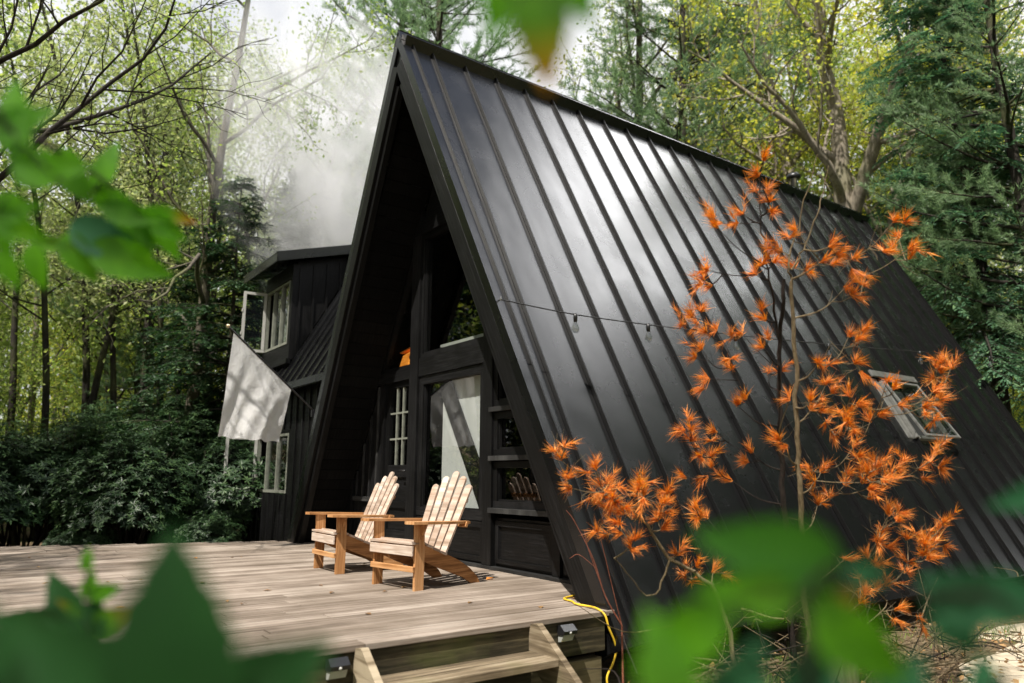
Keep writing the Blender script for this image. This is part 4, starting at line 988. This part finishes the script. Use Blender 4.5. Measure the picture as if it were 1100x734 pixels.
# low ground cover (understory) on the slopes
def cover():
    n=34000; th=rng.uniform(R_(55),R_(220),n); r=rng.uniform(17,46,n)
    x=1+r*np.cos(th); y=2+r*np.sin(th); z=np.array([terrain(a,b) for a,b in zip(x,y)])+rng.random(n)**2.2*(1.0+.9*np.sin(x*.8)*np.sin(y*.7)+.6)
    mb=MB(); s_=.10+.12*rng.random(n); nr=rvec(n); nr[:,2]+=.8; mb.blades(np.stack([x,y,z],1),rvec(n),nr,s_,s_*.6,fold=.1)
    tag(mb.build('undergrowth',M['spring']),'green undergrowth spread over the forest slopes','undergrowth',kind='stuff')
cover()
def near_litter():
    mb=MB(); n=5200
    x=rng.uniform(2.6,7.5,n); y=rng.uniform(-1.5,13,n); k=(x>3.3+.0)|(y>10.4); x,y=x[k],y[k]; n=len(x)
    z=np.array([terrain(a,b) for a,b in zip(x,y)])+.035+.02*rng.random(n); d=rvec(n); d[:,2]*=.25; nr=rvec(n)*.5; nr[:,2]+=1; s_=.03+.05*rng.random(n)
    mb.blades(np.stack([x,y,z],1),d,nr,s_,s_*.6,fold=.15)
    n=1500; x=rng.uniform(-11,-4.8,n); y=rng.uniform(-6,1.5,n); z=np.array([terrain(a,b) for a,b in zip(x,y)])+.03; d=rvec(n); d[:,2]*=.25; nr=rvec(n)*.5; nr[:,2]+=1; s_=.05+.06*rng.random(n)
    mb.blades(np.stack([x,y,z],1),d,nr,s_,s_*.6,fold=.15)
    tag(mb.build('leaf_litter',M['litter']),'dry brown leaves scattered on the ground','leaf litter',kind='stuff')
    mb=MB(); n=16000; cx=rng.uniform(3.2,8,60); cy=rng.uniform(-1,12,60); i=rng.integers(0,60,n)
    x=cx[i]+rng.normal(size=n)*.28; y=cy[i]+rng.normal(size=n)*.35; k=(x>3.45)&~((abs(x-5.0)<.9)&(y>2.5)&(rng.random(n)<.75)); x,y=x[k],y[k]; n=len(x)
    z=np.array([terrain(a,b) for a,b in zip(x,y)]); d=rng.normal(size=(n,3))*.4; d[:,2]=1; mb.blades(np.stack([x,y,z],1),d,rvec(n),.05+.09*rng.random(n),.006)
    tag(mb.build('grass',M['grass']),'short green grass tufts beside the sandy path','grass',kind='stuff')
near_litter()

# ------------------------------------------------------------------ dead orange pine saplings
def conv(L_,sx,ox,oy): return [(u/sx+ox,v/sx+oy) for u,v in L_]
T1=conv([(420,70),(430,40),(415,100),(440,120),(350,160),(380,160),(335,150),(430,240),(415,260),(480,190),(465,215),(510,250),(570,220),(600,250),(600,300),(560,240),(620,280),(330,280),(315,270),(290,340),(320,370),(275,355),(300,420),(310,330),(325,460),(425,330),(370,380),(430,400),(370,440),(395,500),(440,450),(610,390),(605,430),(620,370),(535,430),(550,470),(520,520),(540,500),(480,500),(610,510),(600,560),(650,530),(590,530),(560,560),(680,480),(690,510),(790,440),(760,460),(770,430),(770,500),(740,530),(755,510),(290,560),(285,540),(330,580),(310,610),(280,650),(330,630),(400,620),(350,650),(610,610),(630,640),(660,650),(620,660),(640,620),(540,640),(520,630),(700,620),(750,620),(770,590),(475,590),(540,700),(670,720),(690,190),(710,210),(700,160),(680,210),(300,710)],1.79,580,150)
T2=conv([(40,615),(30,600),(90,640),(60,670),(110,680),(140,690),(190,680),(130,710),(240,700),(160,720)],1.79,580,150)
T2+=conv([(30,50),(110,60),(20,80),(75,110),(60,150),(30,175),(90,215),(170,100),(160,140),(210,230),(260,260),(300,275),(230,280),(120,80)],2.391,640,500)
T1+=conv([(750,130),(730,170),(720,200),(640,240),(700,240),(680,290),(720,320),(800,190),(850,190),(880,170),(850,240),(800,250),(770,370),(830,390),(640,50),(700,60),(760,40),(830,10),(570,100),(260,140),(690,330),(840,230),(870,200)],2.391,640,500)
def tufts(mb,c,dirs,n=22,ln=.092):
    for p,d in zip(c,dirs):
        for j in range(3 if rng.random()<.6 else 2):
            dd=d+rng.normal(size=3)*.55; dd/=np.linalg.norm(dd); off=dd*(.015+.055*j*rng.random())
            mb.tube([p-d*.01,p+off],[.0022,.0014],3,cap=False)
            for t in (.0,.5,1.0):
                k=n//2; v=rvec(k)*.52+dd*.95; v[:,2]-=.22
                mb.needles(np.repeat((p+off*t)[None],k,0)+rng.normal(size=(k,3))*.004,v,ln*(.5+.6*rng.random(k)),.0048)
def dead_pine(trunks,targets,label,barkm,twigm,d0,spread,name='dead_pine_sapling',bases=None,grp=None):
    base=trunks[0][0]; b=np.array(base); t=empty(name,tuple(b),label,'dead sapling',grp)
    mb=MB(); nodes=[]; rads=[]
    for tr,(ra,rb) in zip(trunks,bases):
        P=smooth_path([np.array(p)-b for p in tr],6); P[1:-1]+=rng.normal(size=(len(P)-2,3))*.006
        mb.tube(P,np.linspace(ra,rb,len(P)),8); nodes+=list(P); 
    mb.build('trunk',M[barkm],t)
    tg=[]
    for (px,py) in targets:
        h=rng.normal()*spread; tg.append(at(px,py,d0+h)-b)
        if rng.random()>.85: continue
        a_=rng.random()*6.28; tg.append(at(px+11*math.cos(a_),py+11*math.sin(a_),d0+h+rng.normal()*.05)-b)
    tg=np.array(tg); axis=np.array(nodes); nod=[n for n in nodes[3:]]; istr=[True]*len(nod)
    order=np.argsort([min(np.linalg.norm(axis-q,axis=1)) for q in tg])
    par=[]; bm=MB(); dirs=[None]*len(tg); links=[]
    for oi in order:
        q=tg[oi]; A=np.array(nod); dv=q-A; dist=np.linalg.norm(dv,axis=1)
        cost=dist*(1+.7*np.abs(dv[:,2]/(dist+1e-6)-.55)+np.where(dv[:,2]<-.02,1.5*np.clip(-dv[:,2]/(dist+1e-6),0,1),0))
        j=int(np.argmin(cost)); p=nod[j]; dd=q-p; l=np.linalg.norm(dd)+1e-6
        mid=(p+q)/2+np.array([0,0,-.10*l])+rng.normal(size=3)*.04*l
        P=smooth_path([p,mid,q],5); r0=.0075 if istr[j] else .0042
        bm.tube(P,np.linspace(r0,.0025,len(P)),5,cap=False)
        for u in P[4:-1:3]: nod.append(u); istr.append(False)
        nod.append(q); istr.append(False); e=P[-1]-P[-2]; e/=np.linalg.norm(e); e=e+np.array([0,0,.35]); dirs[oi]=e/np.linalg.norm(e)
        # bare side twigs
        for _ in range(2):
            k=rng.integers(1,len(P)); v=rvec(1)[0]+e*.8; v/=np.linalg.norm(v); bm.tube([P[k],P[k]+v*.06+rng.normal(size=3)*.01,P[k]+v*(.10+.08*rng.random())],[.002,.0018,.001],3,cap=False)
    bm.build('branch',M[twigm],t)
    fm=MB(); tufts(fm,tg,dirs); fm.build('dead_needles',M['orange'],t)
    return t
D0=4.75
def tw(L_,d=D0): return [at(x,y,d) for x,y in L_]
main=[tw([(868,716),(866,640),(861,560),(857,470),(853,380),(850,303)]),tw([(850,303),(848,283),(862,225),(878,166)]),tw([(850,290),(866,262),(883,215),(890,178)])]
left_t=[p for p in T1 if p[0]<838]; right_t=[p for p in T1 if p[0]>=838]
base_g=main[0][0]; main[0][0]=np.array([base_g[0],base_g[1],terrain(base_g[0],base_g[1])-.05])
dead_pine(main,right_t,'dead pine sapling with tan trunk and bright orange needles in front of the roof','twig_tan','twig_tan',D0,.22,bases=[(.021,.012),(.008,.0025),(.007,.0025)],grp='dead orange pine saplings')
d1=4.95
dk=[tw([(850,712),(846,600),(841,520),(838,445),(838,370),(842,300)],d1),tw([(838,370),(826,300),(818,240),(815,190)],d1)]
g1=dk[0][0]; dk[0][0]=np.array([g1[0],g1[1],terrain(g1[0],g1[1])-.05])
dead_pine(dk,left_t,'slimmer dead sapling with black stem and orange needles left of the tan one','twig_dark','twig_dark',d1,.16,bases=[(.022,.012),(.009,.003)],grp='dead orange pine saplings')
d2=4.5
lw=[tw([(800,700),(770,640),(720,600),(690,560),(650,525)],d2),tw([(720,600),(700,640),(660,600)],d2)]
g2=lw[0][0]; lw[0][0]=np.array([g2[0],g2[1],terrain(g2[0],g2[1])-.03])
dead_pine(lw,T2,'low dead sapling leaning left with orange needles over the deck corner','twig_tan','twig_tan',d2,.10,bases=[(.016,.006),(.007,.003)],grp='dead orange pine saplings')
# red bare twig by the rake foot
mb=MB()
for P,r in (([(668,672),(650,640),(637,600),(617,560),(608,548)],.006),([(668,672),(660,640),(648,590),(640,560)],.004),([(650,640),(632,590),(628,570)],.003),([(640,610),(622,596),(612,600)],.002)):
    mb.tube(smooth_path([at(x,y,4.9) for x,y in P],5),np.linspace(r,.0015,len(smooth_path([at(x,y,4.9) for x,y in P],5))),5)
b_=at(668,672,4.9); mb.tube([np.array([b_[0],b_[1],GZ-.02]),b_],[.009,.006],6)
tag(mb.build('bare_shrub',M['twig_red']),'thin bare red stem beside the foot of the roof edge','shrub')
# dry brush under the saplings
br=empty('brush_pile',tuple(np.array([4.05,1.6,GZ])),'tangle of dry bare twigs on the ground beneath the dead saplings','brush pile')
mb=MB()
for i in range(150):
    c=np.array([rng.normal()*.35,rng.normal()*.9,.05+abs(rng.normal())*.22]); d=rvec(1)[0]; d[2]=abs(d[2])*.45; d/=np.linalg.norm(d); l=.25+.6*rng.random(); s_=rng.normal(size=3)*.1*l; s_[2]-=.05
    P=smooth_path([c-d*l/2,c+s_,c+d*l/2],4); P[:,2]=np.maximum(P[:,2],.02); mb.tube(P,np.linspace(.005+.006*rng.random(),.0018,len(P)),5)
mb.build('dry_twigs',M['twig_tan'],br)
mb=MB()
for i in range(60):
    c=np.array([rng.normal()*.35,rng.normal()*.9,.08+abs(rng.normal())*.25]); d=rvec(1)[0]; d[2]*=.5; d/=np.linalg.norm(d); l=.3+.6*rng.random()
    P=smooth_path([c-d*l/2,c+rng.normal(size=3)*.1*l,c+d*l/2],4); P[:,2]=np.maximum(P[:,2],.02); mb.tube(P,np.linspace(.006,.002,len(P)),5)
mb.build('black_twigs',M['twig_dark'],br)
# split boards/logs
for i,(px,py,d,l,rz,lab) in enumerate(((850,712,4.0,.9,1.05,'bleached grey log lying lowest under the dead saplings'),(840,700,4.35,.8,1.15,'bleached grey log in the middle of the three under the saplings'),(780,722,3.9,.7,.9,'short bleached log nearest the steps'))):
    p=at(px,py,d); p[2]=GZ+.05
    mb=MB(); P=[(-l/2+l*j/6,rng.normal()*.008,rng.normal()*.006) for j in range(7)]; mb.tube(P,.045+.004*rng.normal(size=7),10); o=mb.build('log',M['bark_pale'],loc=tuple(p)); o.rotation_euler=(0,0,rz); tag(o,lab,'log','bleached logs')
# stump behind the leaves
p=at(903,700,4.55); st=MB(); st.lathe([(.13,-.1),(.105,.05),(.095,.25),(.09,.42),(.0,.43)],(p[0],p[1],GZ),14); tag(st.build('tree_stump',M['bark_grey']),'short mossy stump right of the dead saplings','stump')
# fallen leaves on deck
for i,(x,y,rz,lab) in enumerate(((1.50,.17,.4,'curled orange leaf on the deck behind the nearer chair'),(-1.7,-1.6,2,'small brown leaf on the open deck left of the chairs'),(1.2,-2.3,1,'small yellow leaf on the near part of the deck'))):
    mb=MB(); s_=.06 if i==0 else .03
    mb.add([(0,-s_,0.001),(s_*.5,0,.012),(0,s_*1.1,.004),(-s_*.5,0,.014),(0,0,.003)],[(0,1,4),(1,2,4),(2,3,4),(3,0,4)],[(.8,0)]*12); o=mb.build('fallen_leaf',M['orange'],loc=(x,y,.002)); o.rotation_euler=(0,0,rz); tag(o,lab,'leaf','fallen leaves on the deck')

for i in range(34):
    x,y=rng.uniform(-3,3.1),rng.uniform(-4.2,.3); s_=.016+.020*rng.random(); mb=MB()
    mb.add([(0,-s_,0.001),(s_*.6,0,.010),(0,s_*1.2,.003),(-s_*.6,0,.008),(0,0,.002)],[(0,1,4),(1,2,4),(2,3,4),(3,0,4)],[(rng.random(),0)]*12); o=mb.build('fallen_leaf',M['litter'],loc=(x,y,.003)); o.rotation_euler=(0,0,rng.random()*6); tag(o,'tiny dry leaf lying loose on the deck boards','leaf','tiny leaves scattered on the deck')

# ------------------------------------------------------------------ foreground saplings (close to the camera)
def lobed(size,lobes,wid=.34,curl=.12,n=16):
    """one leaf: list of (angle, length) lobes from the stalk end, local x right, y along"""
    V=[];F=[];U=[]
    for (a,l) in lobes:
        b=len(V); l=l*size; k=n
        for i in range(k+1):
            t=i/k; w=wid*l*math.sin(math.pi*min(1,t**.75))**.9*(1-.25*t)*(1+.08*math.sin(t*40)*(t>.2))
            if i==k: w=0
            y=t*l
            for s_ in (-1,0,1):
                X=s_*w; Z=-curl*l*t*t+ (abs(s_)*w*.25)
                V.append((X*math.cos(a)+y*math.sin(a),-X*math.sin(a)+y*math.cos(a),Z))
            U.append(t)
        for i in range(k):
            for s_ in (0,1): p=b+i*3+s_; F.append((p,p+1,p+4,p+3))
    uv=[];ut=[]
    for f in F:
        for q in f: uv.append((.5,(q//3%(n+1))/n))
    return np.array(V),F,uv
PALM=[(0,1.0),(.75,.82),(-.75,.82),(1.5,.5),(-1.5,.5)]
SING=[(0,1.0)]
def fg_leaf(parent,o,px,py,d,size_px,ang,kind,m,tilt=0,face=0,wid=.34,curl=.15,base=None):
    """leaf whose stalk end is at (px,py), pointing along ang (degrees, 0 = up in view); real size = size_px*d/F"""
    size=size_px*d/FPX; V,F,uv=lobed(size,kind,wid,curl)
    a=R_(ang); up=CU*math.cos(a)+CR*math.sin(a); rt=CR*math.cos(a)-CU*math.sin(a); nn=-CF
    t=R_(tilt); up2=up*math.cos(t)+nn*math.sin(t); n2=-up*math.sin(t)+nn*math.cos(t); f=R_(face); rt2=rt*math.cos(f)+n2*math.sin(f); n3=-rt*math.sin(f)+n2*math.cos(f)
    B=at(px,py,d); P=B+V[:,[0]]*rt2+V[:,[1]]*up2+V[:,[2]]*n3
    mb=MB(); mb.add(P-o,F,[(random.random()*.0+u[0],u[1]) for u in uv],0,True); mb.build('leaf',M[m],parent)
    return B-o
def fg_plant(name,root,stems,leaves,label,barkm='twig_dark'):
    o=np.array(root,float); t=empty(name,tuple(o),label,'sapling')
    mb=MB()
    for P,r0,r1 in stems:
        Q=smooth_path([np.array(p)-o for p in P],6); mb.tube(Q,np.linspace(r0,r1,len(Q)),6)
    for lf in leaves: 
        b=fg_leaf(t,o,*lf[:7],**(lf[7] if len(lf)>7 else {}))
        # leaf stalk to the nearest stem point
        best=None
        for P,r0,r1 in stems:
            Q=smooth_path([np.array(p)-o for p in P],6); j=np.argmin(np.linalg.norm(Q-b,axis=1)); dd=np.linalg.norm(Q[j]-b)
            if best is None or dd<best[0]: best=(dd,Q[j])
        if best[0]>.004: mb.tube([best[1],(best[1]+b)/2+np.array([0,0,.05*best[0]]),b],.0011,4)
    mb.build('stem',M[barkm],t); return t
# bottom left: big dark leaves
rootA=at(150,900,.62); rootA=np.array([rootA[0],rootA[1],terrain(rootA[0],rootA[1])])
fg_plant('maple_shoot',rootA,[([rootA,at(180,1100,.55),at(195,900,.46),at(205,800,.42)],.006,.003),([at(195,900,.46),at(60,850,.45),at(20,800,.45)],.003,.002),([at(195,900,.46),at(300,840,.42),at(330,800,.42)],.003,.002)],
 [(205,790,.41,225,-5,SING,'fg_dark',dict(wid=.36,tilt=8)),(200,790,.43,235,-62,SING,'fg_dark',dict(wid=.33,tilt=0)),(215,770,.42,160,62,SING,'fg_dark',dict(wid=.33)),(210,790,.43,190,-95,SING,'fg_dark',dict(wid=.3)),
  (30,800,.45,180,-25,PALM,'fg_dark',dict(wid=.36)),(40,790,.46,150,50,SING,'fg_dark',dict(wid=.4)),(330,800,.42,120,-30,SING,'fg_dark',dict(wid=.36))],
 'out of focus shoot with large deep green leaves at the lower left')
rootB=at(80,800,1.15); rootB=np.array([rootB[0],rootB[1],terrain(rootB[0],rootB[1])])
fg_plant('maple_seedling',rootB,[([rootB,at(98,760,1.05),at(97,700,1.0),at(94,650,1.0),at(93,600,1.0)],.004,.0012)],
 [(93,615,1.0,28,2,SING,'fg_green',dict(wid=.3)),(94,645,1.0,34,8,SING,'fg_green',dict(wid=.3)),(94,672,1.0,55,-62,SING,'fg_tip',dict(wid=.3)),(95,675,1.0,52,68,SING,'fg_tip',dict(wid=.28)),(95,680,1.0,75,-85,SING,'fg_green',dict(wid=.28)),(95,690,1.0,60,-110,SING,'fg_green',dict(wid=.33)),(95,640,1.0,36,75,SING,'fg_green',dict(wid=.3)),(96,700,1.0,50,110,SING,'fg_green',dict(wid=.3)),(96,690,1.0,110,-78,PALM,'fg_dark',dict(wid=.3))],
 'small maple seedling with orange tinted leaves behind the big blurred leaves, lower left',barkm='twig_dark')
# top left cluster on an arching sapling that stands left of the camera, and the leaf that hangs at top centre
rootC=at(-260,600,.85); rootC=np.array([rootC[0],rootC[1],terrain(rootC[0],rootC[1])])
stC=[([rootC,at(-250,500,1.275),at(-200,250,1.230),at(-120,120,1.200),at(-20,120,1.200),at(60,160,1.200),at(120,200,1.230),at(170,235,1.275)],.010,.0015),
     ([at(-120,120,1.200),at(-60,60,0.864),at(20,150,0.840),at(70,200,0.840)],.004,.0012),
     ([at(-200,250,1.230),at(-100,230,1.200),at(-20,240,1.200),at(50,262,1.200)],.004,.0012),
     ([at(-250,500,1.275),at(-210,0,0.840),at(-40,-260,.55),at(250,-330,.48),at(480,-220,.45),at(575,-80,.44)],.009,.0016)]
lfC=[(105,205,1.230,59,18,SING,'fg_green',dict(wid=.26)),(95,215,1.230,52,-28,SING,'fg_green',dict(wid=.26)),(110,225,1.230,63,100,SING,'fg_green',dict(wid=.24)),(100,205,1.230,72,122,SING,'fg_green',dict(wid=.24)),
 (150,225,1.260,59,125,SING,'fg_green',dict(wid=.26)),(165,235,1.275,52,150,SING,'fg_green',dict(wid=.26)),(160,225,1.275,51,105,SING,'fg_tip',dict(wid=.2)),(150,240,1.260,59,178,SING,'fg_green',dict(wid=.28)),
 (60,200,0.840,85,-50,SING,'fg_green',dict(wid=.26)),(20,170,0.840,93,-8,SING,'fg_green',dict(wid=.27)),(60,160,1.200,68,150,SING,'fg_green',dict(wid=.32)),(75,240,1.200,85,115,SING,'fg_teal',dict(wid=.28)),(70,250,1.200,63,150,SING,'fg_green',dict(wid=.3)),
 (30,225,1.200,51,-80,SING,'fg_green',dict(wid=.35)),(10,190,0.864,85,80,SING,'fg_green',dict(wid=.26)),(-5,230,0.864,63,120,PALM,'fg_green',dict(wid=.3)),(40,262,1.200,46,90,SING,'fg_tip',dict(wid=.22)),(35,262,1.200,51,170,SING,'fg_green',dict(wid=.3)),
 (95,265,1.200,93,110,SING,'fg_green',dict(wid=.26)),(0,265,0.900,51,160,SING,'fg_green',dict(wid=.32)),(85,200,1.230,35,95,SING,'fg_tip',dict(wid=.18)),(55,195,1.200,40,-15,SING,'fg_green',dict(wid=.3)),(120,215,1.245,68,140,SING,'fg_green',dict(wid=.28)),(-10,150,0.840,76,60,SING,'fg_green',dict(wid=.27)),
 (572,-35,.44,130,172,SING,'fg_tip',dict(wid=.30)),(560,-60,.45,110,200,SING,'fg_green',dict(wid=.3)),(590,-60,.45,100,150,SING,'fg_green',dict(wid=.3)),
 (400,-95,.46,95,178,SING,'fg_green',dict(wid=.22))]
stC.append(([at(250,-330,.48),at(330,-230,.47),at(398,-100,.46)],.003,.0012))
fg_plant('maple_sapling',rootC,stC,lfC,'arching sapling with bright green leaves reaching in at the upper left')
# bottom right: big blurred leaves
rootD=at(900,1000,.6); rootD=np.array([rootD[0],rootD[1],terrain(rootD[0],rootD[1])])
stD=[([rootD,at(900,1100,.55),at(890,880,.48),at(872,760,.44),at(868,690,.43),at(862,640,.43)],.007,.0018),([at(890,880,.48),at(1000,800,.48),at(1090,720,.5)],.004,.002),([at(890,880,.48),at(780,820,.44),at(690,790,.42)],.004,.002)]
lfD=[(905,610,.44,165,-78,SING,'fg_mid',dict(wid=.28,tilt=5)),(862,640,.43,115,-88,SING,'fg_green',dict(wid=.24)),(780,650,.43,130,-128,SING,'fg_green',dict(wid=.28)),
 (868,650,.43,150,128,SING,'fg_green',dict(wid=.26)),(870,655,.43,60,75,SING,'fg_tip',dict(wid=.3)),(990,640,.5,130,95,SING,'fg_teal',dict(wid=.26)),(1000,640,.5,90,140,SING,'fg_teal',dict(wid=.3)),(1120,650,.5,130,-80,SING,'fg_teal',dict(wid=.25)),
 (1140,520,.6,80,-110,SING,'fg_teal',dict(wid=.24)),(735,790,.42,140,-16,SING,'fg_green',dict(wid=.27)),(760,800,.44,130,30,SING,'fg_teal',dict(wid=.34)),(860,800,.45,120,10,SING,'fg_teal',dict(wid=.36)),(930,790,.46,110,40,SING,'fg_teal',dict(wid=.36)),(1060,790,.5,90,0,SING,'fg_teal',dict(wid=.36)),(905,610,.44,60,100,SING,'fg_teal',dict(wid=.3))]
stD.append(([at(862,640,.43),at(880,620,.435),at(903,610,.44),at(985,635,.49),at(1060,640,.5),at(1120,650,.5),at(1140,525,.6)],.0022,.0015))
fg_plant('maple_shrub',rootD,stD,lfD,'out of focus shrub with broad green and teal leaves at the lower right')

# ------------------------------------------------------------------ smoke
def smoke():
    m,nt,out=mat('wood_smoke'); lk=nt.links.new
    tc=N(nt,'TexCoord'); n=N(nt,'TexNoise',Scale=1.7,Detail=6.0,Roughness=.62,Distortion=1.3); lk(tc.outputs['Object'],n.inputs['Vector'])
    le=N(nt,'VectorMath',operation='LENGTH'); lk(tc.outputs['Object'],le.inputs[0])
    fo=N(nt,'MapRange'); fo.inputs['From Min'].default_value=.25; fo.inputs['From Max'].default_value=1.0; fo.inputs['To Min'].default_value=1; fo.inputs['To Max'].default_value=0; lk(le.outputs['Value'],fo.inputs[0])
    r=N(nt,'MapRange'); r.inputs['From Min'].default_value=.44; r.inputs['From Max'].default_value=.70; lk(n.outputs[0],r.inputs[0])
    mu=N(nt,'Math',operation='MULTIPLY'); lk(fo.outputs[0],mu.inputs[0]); lk(r.outputs[0],mu.inputs[1])
    m2=N(nt,'Math',operation='MULTIPLY'); m2.inputs[1].default_value=3.6; lk(mu.outputs[0],m2.inputs[0])
    v=N(nt,'VolumePrincipled'); v.inputs['Color'].default_value=(.97,.97,1,1); v.inputs['Anisotropy'].default_value=.2; lk(m2.outputs[0],v.inputs['Density']); lk(v.outputs[0],out.inputs['Volume'])
    mb=MB(); k=24; prof=[(math.sin(math.pi*i/12),-math.cos(math.pi*i/12)) for i in range(13)]; prof[0]=(.001,-1); prof[-1]=(.001,1)
    mb.lathe(prof,(0,0,0),k); p=at(350,175,18)
    o=mb.build('smoke',m,loc=tuple(p)); o.scale=(2.6,2.9,4.6); o.rotation_euler=(R_(12),0,0)
    tag(o,'white wood smoke drifting up behind the left side of the cabin','smoke',kind='stuff')
smoke()

# ------------------------------------------------------------------ light, sky, camera
SUN_EL=R_(62)
w=bpy.data.worlds.new('World'); S.world=w; w.use_nodes=True; nt=w.node_tree; nt.nodes.clear(); lk=nt.links.new
sky=N(nt,'TexSky',sky_type='NISHITA',sun_disc=False,sun_elevation=SUN_EL,sun_rotation=math.pi,air_density=1.0,dust_density=2.0)
tc=N(nt,'TexCoord'); n=N(nt,'TexNoise',Scale=1.7,Detail=7.0,Roughness=.55,Distortion=.3); lk(tc.outputs['Generated'],n.inputs['Vector'])
f=ramp(nt,n.outputs[0],[(.34,g(.6)),(.54,g(1))])
sx=N(nt,'SeparateXYZ'); lk(tc.outputs['Generated'],sx.inputs[0]); el=ramp(nt,sx.outputs[2],[(.62,g(1)),(.78,g(.12))])   # cloud bank up to about 50 degrees, clearer above
ml=N(nt,'Math',operation='MULTIPLY'); lk(f.outputs[0],ml.inputs[0]); lk(el.outputs[0],ml.inputs[1])
n2=N(nt,'TexNoise',Scale=4.0,Detail=5.0); lk(tc.outputs['Generated'],n2.inputs['Vector']); cc=ramp(nt,n2.outputs[0],[(.3,(8,8,8.1)),(.7,(11,10.9,10.8))])
dp=N(nt,'VectorMath',operation='DOT_PRODUCT'); lk(tc.outputs['Generated'],dp.inputs[0]); dp.inputs[1].default_value=Vector((.0,.76,.65)).normalized()   # bright sky lobe added out of view to put the sheen on the roof
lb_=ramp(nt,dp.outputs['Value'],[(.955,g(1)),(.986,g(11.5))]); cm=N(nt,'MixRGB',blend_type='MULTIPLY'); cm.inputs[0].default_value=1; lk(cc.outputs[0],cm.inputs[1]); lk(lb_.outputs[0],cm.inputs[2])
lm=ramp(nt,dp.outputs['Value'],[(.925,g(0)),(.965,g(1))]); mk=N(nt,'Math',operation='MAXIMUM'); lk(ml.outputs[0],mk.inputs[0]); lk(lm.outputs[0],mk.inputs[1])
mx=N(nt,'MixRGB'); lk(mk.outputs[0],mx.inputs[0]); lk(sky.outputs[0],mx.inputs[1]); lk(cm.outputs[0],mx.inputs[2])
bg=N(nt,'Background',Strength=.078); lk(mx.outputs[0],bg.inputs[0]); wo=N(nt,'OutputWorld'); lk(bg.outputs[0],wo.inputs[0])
sl=bpy.data.lights.new('sun','SUN'); sl.energy=5.0; sl.angle=R_(.5); sl.color=(1,.94,.85)
so=bpy.data.objects.new('sun',sl); COL.objects.link(so)
sd=Vector((.22,-math.cos(SUN_EL),math.sin(SUN_EL))); so.rotation_euler=sd.to_track_quat('Z','Y').to_euler(); so.location=(0,-10,20)
cd=bpy.data.cameras.new('camera'); cd.sensor_width=36; cd.lens=FPX/1100*36; cd.clip_start=.02; cd.clip_end=1500
co=bpy.data.objects.new('camera',cd); COL.objects.link(co)
Mx=Matrix(((CR[0],CU[0],-CF[0],CAM[0]),(CR[1],CU[1],-CF[1],CAM[1]),(CR[2],CU[2],-CF[2],CAM[2]),(0,0,0,1))); co.matrix_world=Mx
cd.dof.use_dof=True; cd.dof.focus_distance=6.6; cd.dof.aperture_fstop=1.4
S.camera=co
S.view_settings.view_transform='Standard'; S.view_settings.look='None'; S.view_settings.exposure=.66; S.view_settings.gamma=1; S.view_settings.use_curve_mapping=False
S.render.engine='CYCLES'; cy=S.cycles; cy.use_denoising=True; cy.max_bounces=8; cy.transparent_max_bounces=12; cy.volume_step_rate=4; cy.volume_max_steps=64; cy.volume_bounces=3; cy.sample_clamp_indirect=6; cy.caustics_reflective=False; cy.caustics_refractive=False
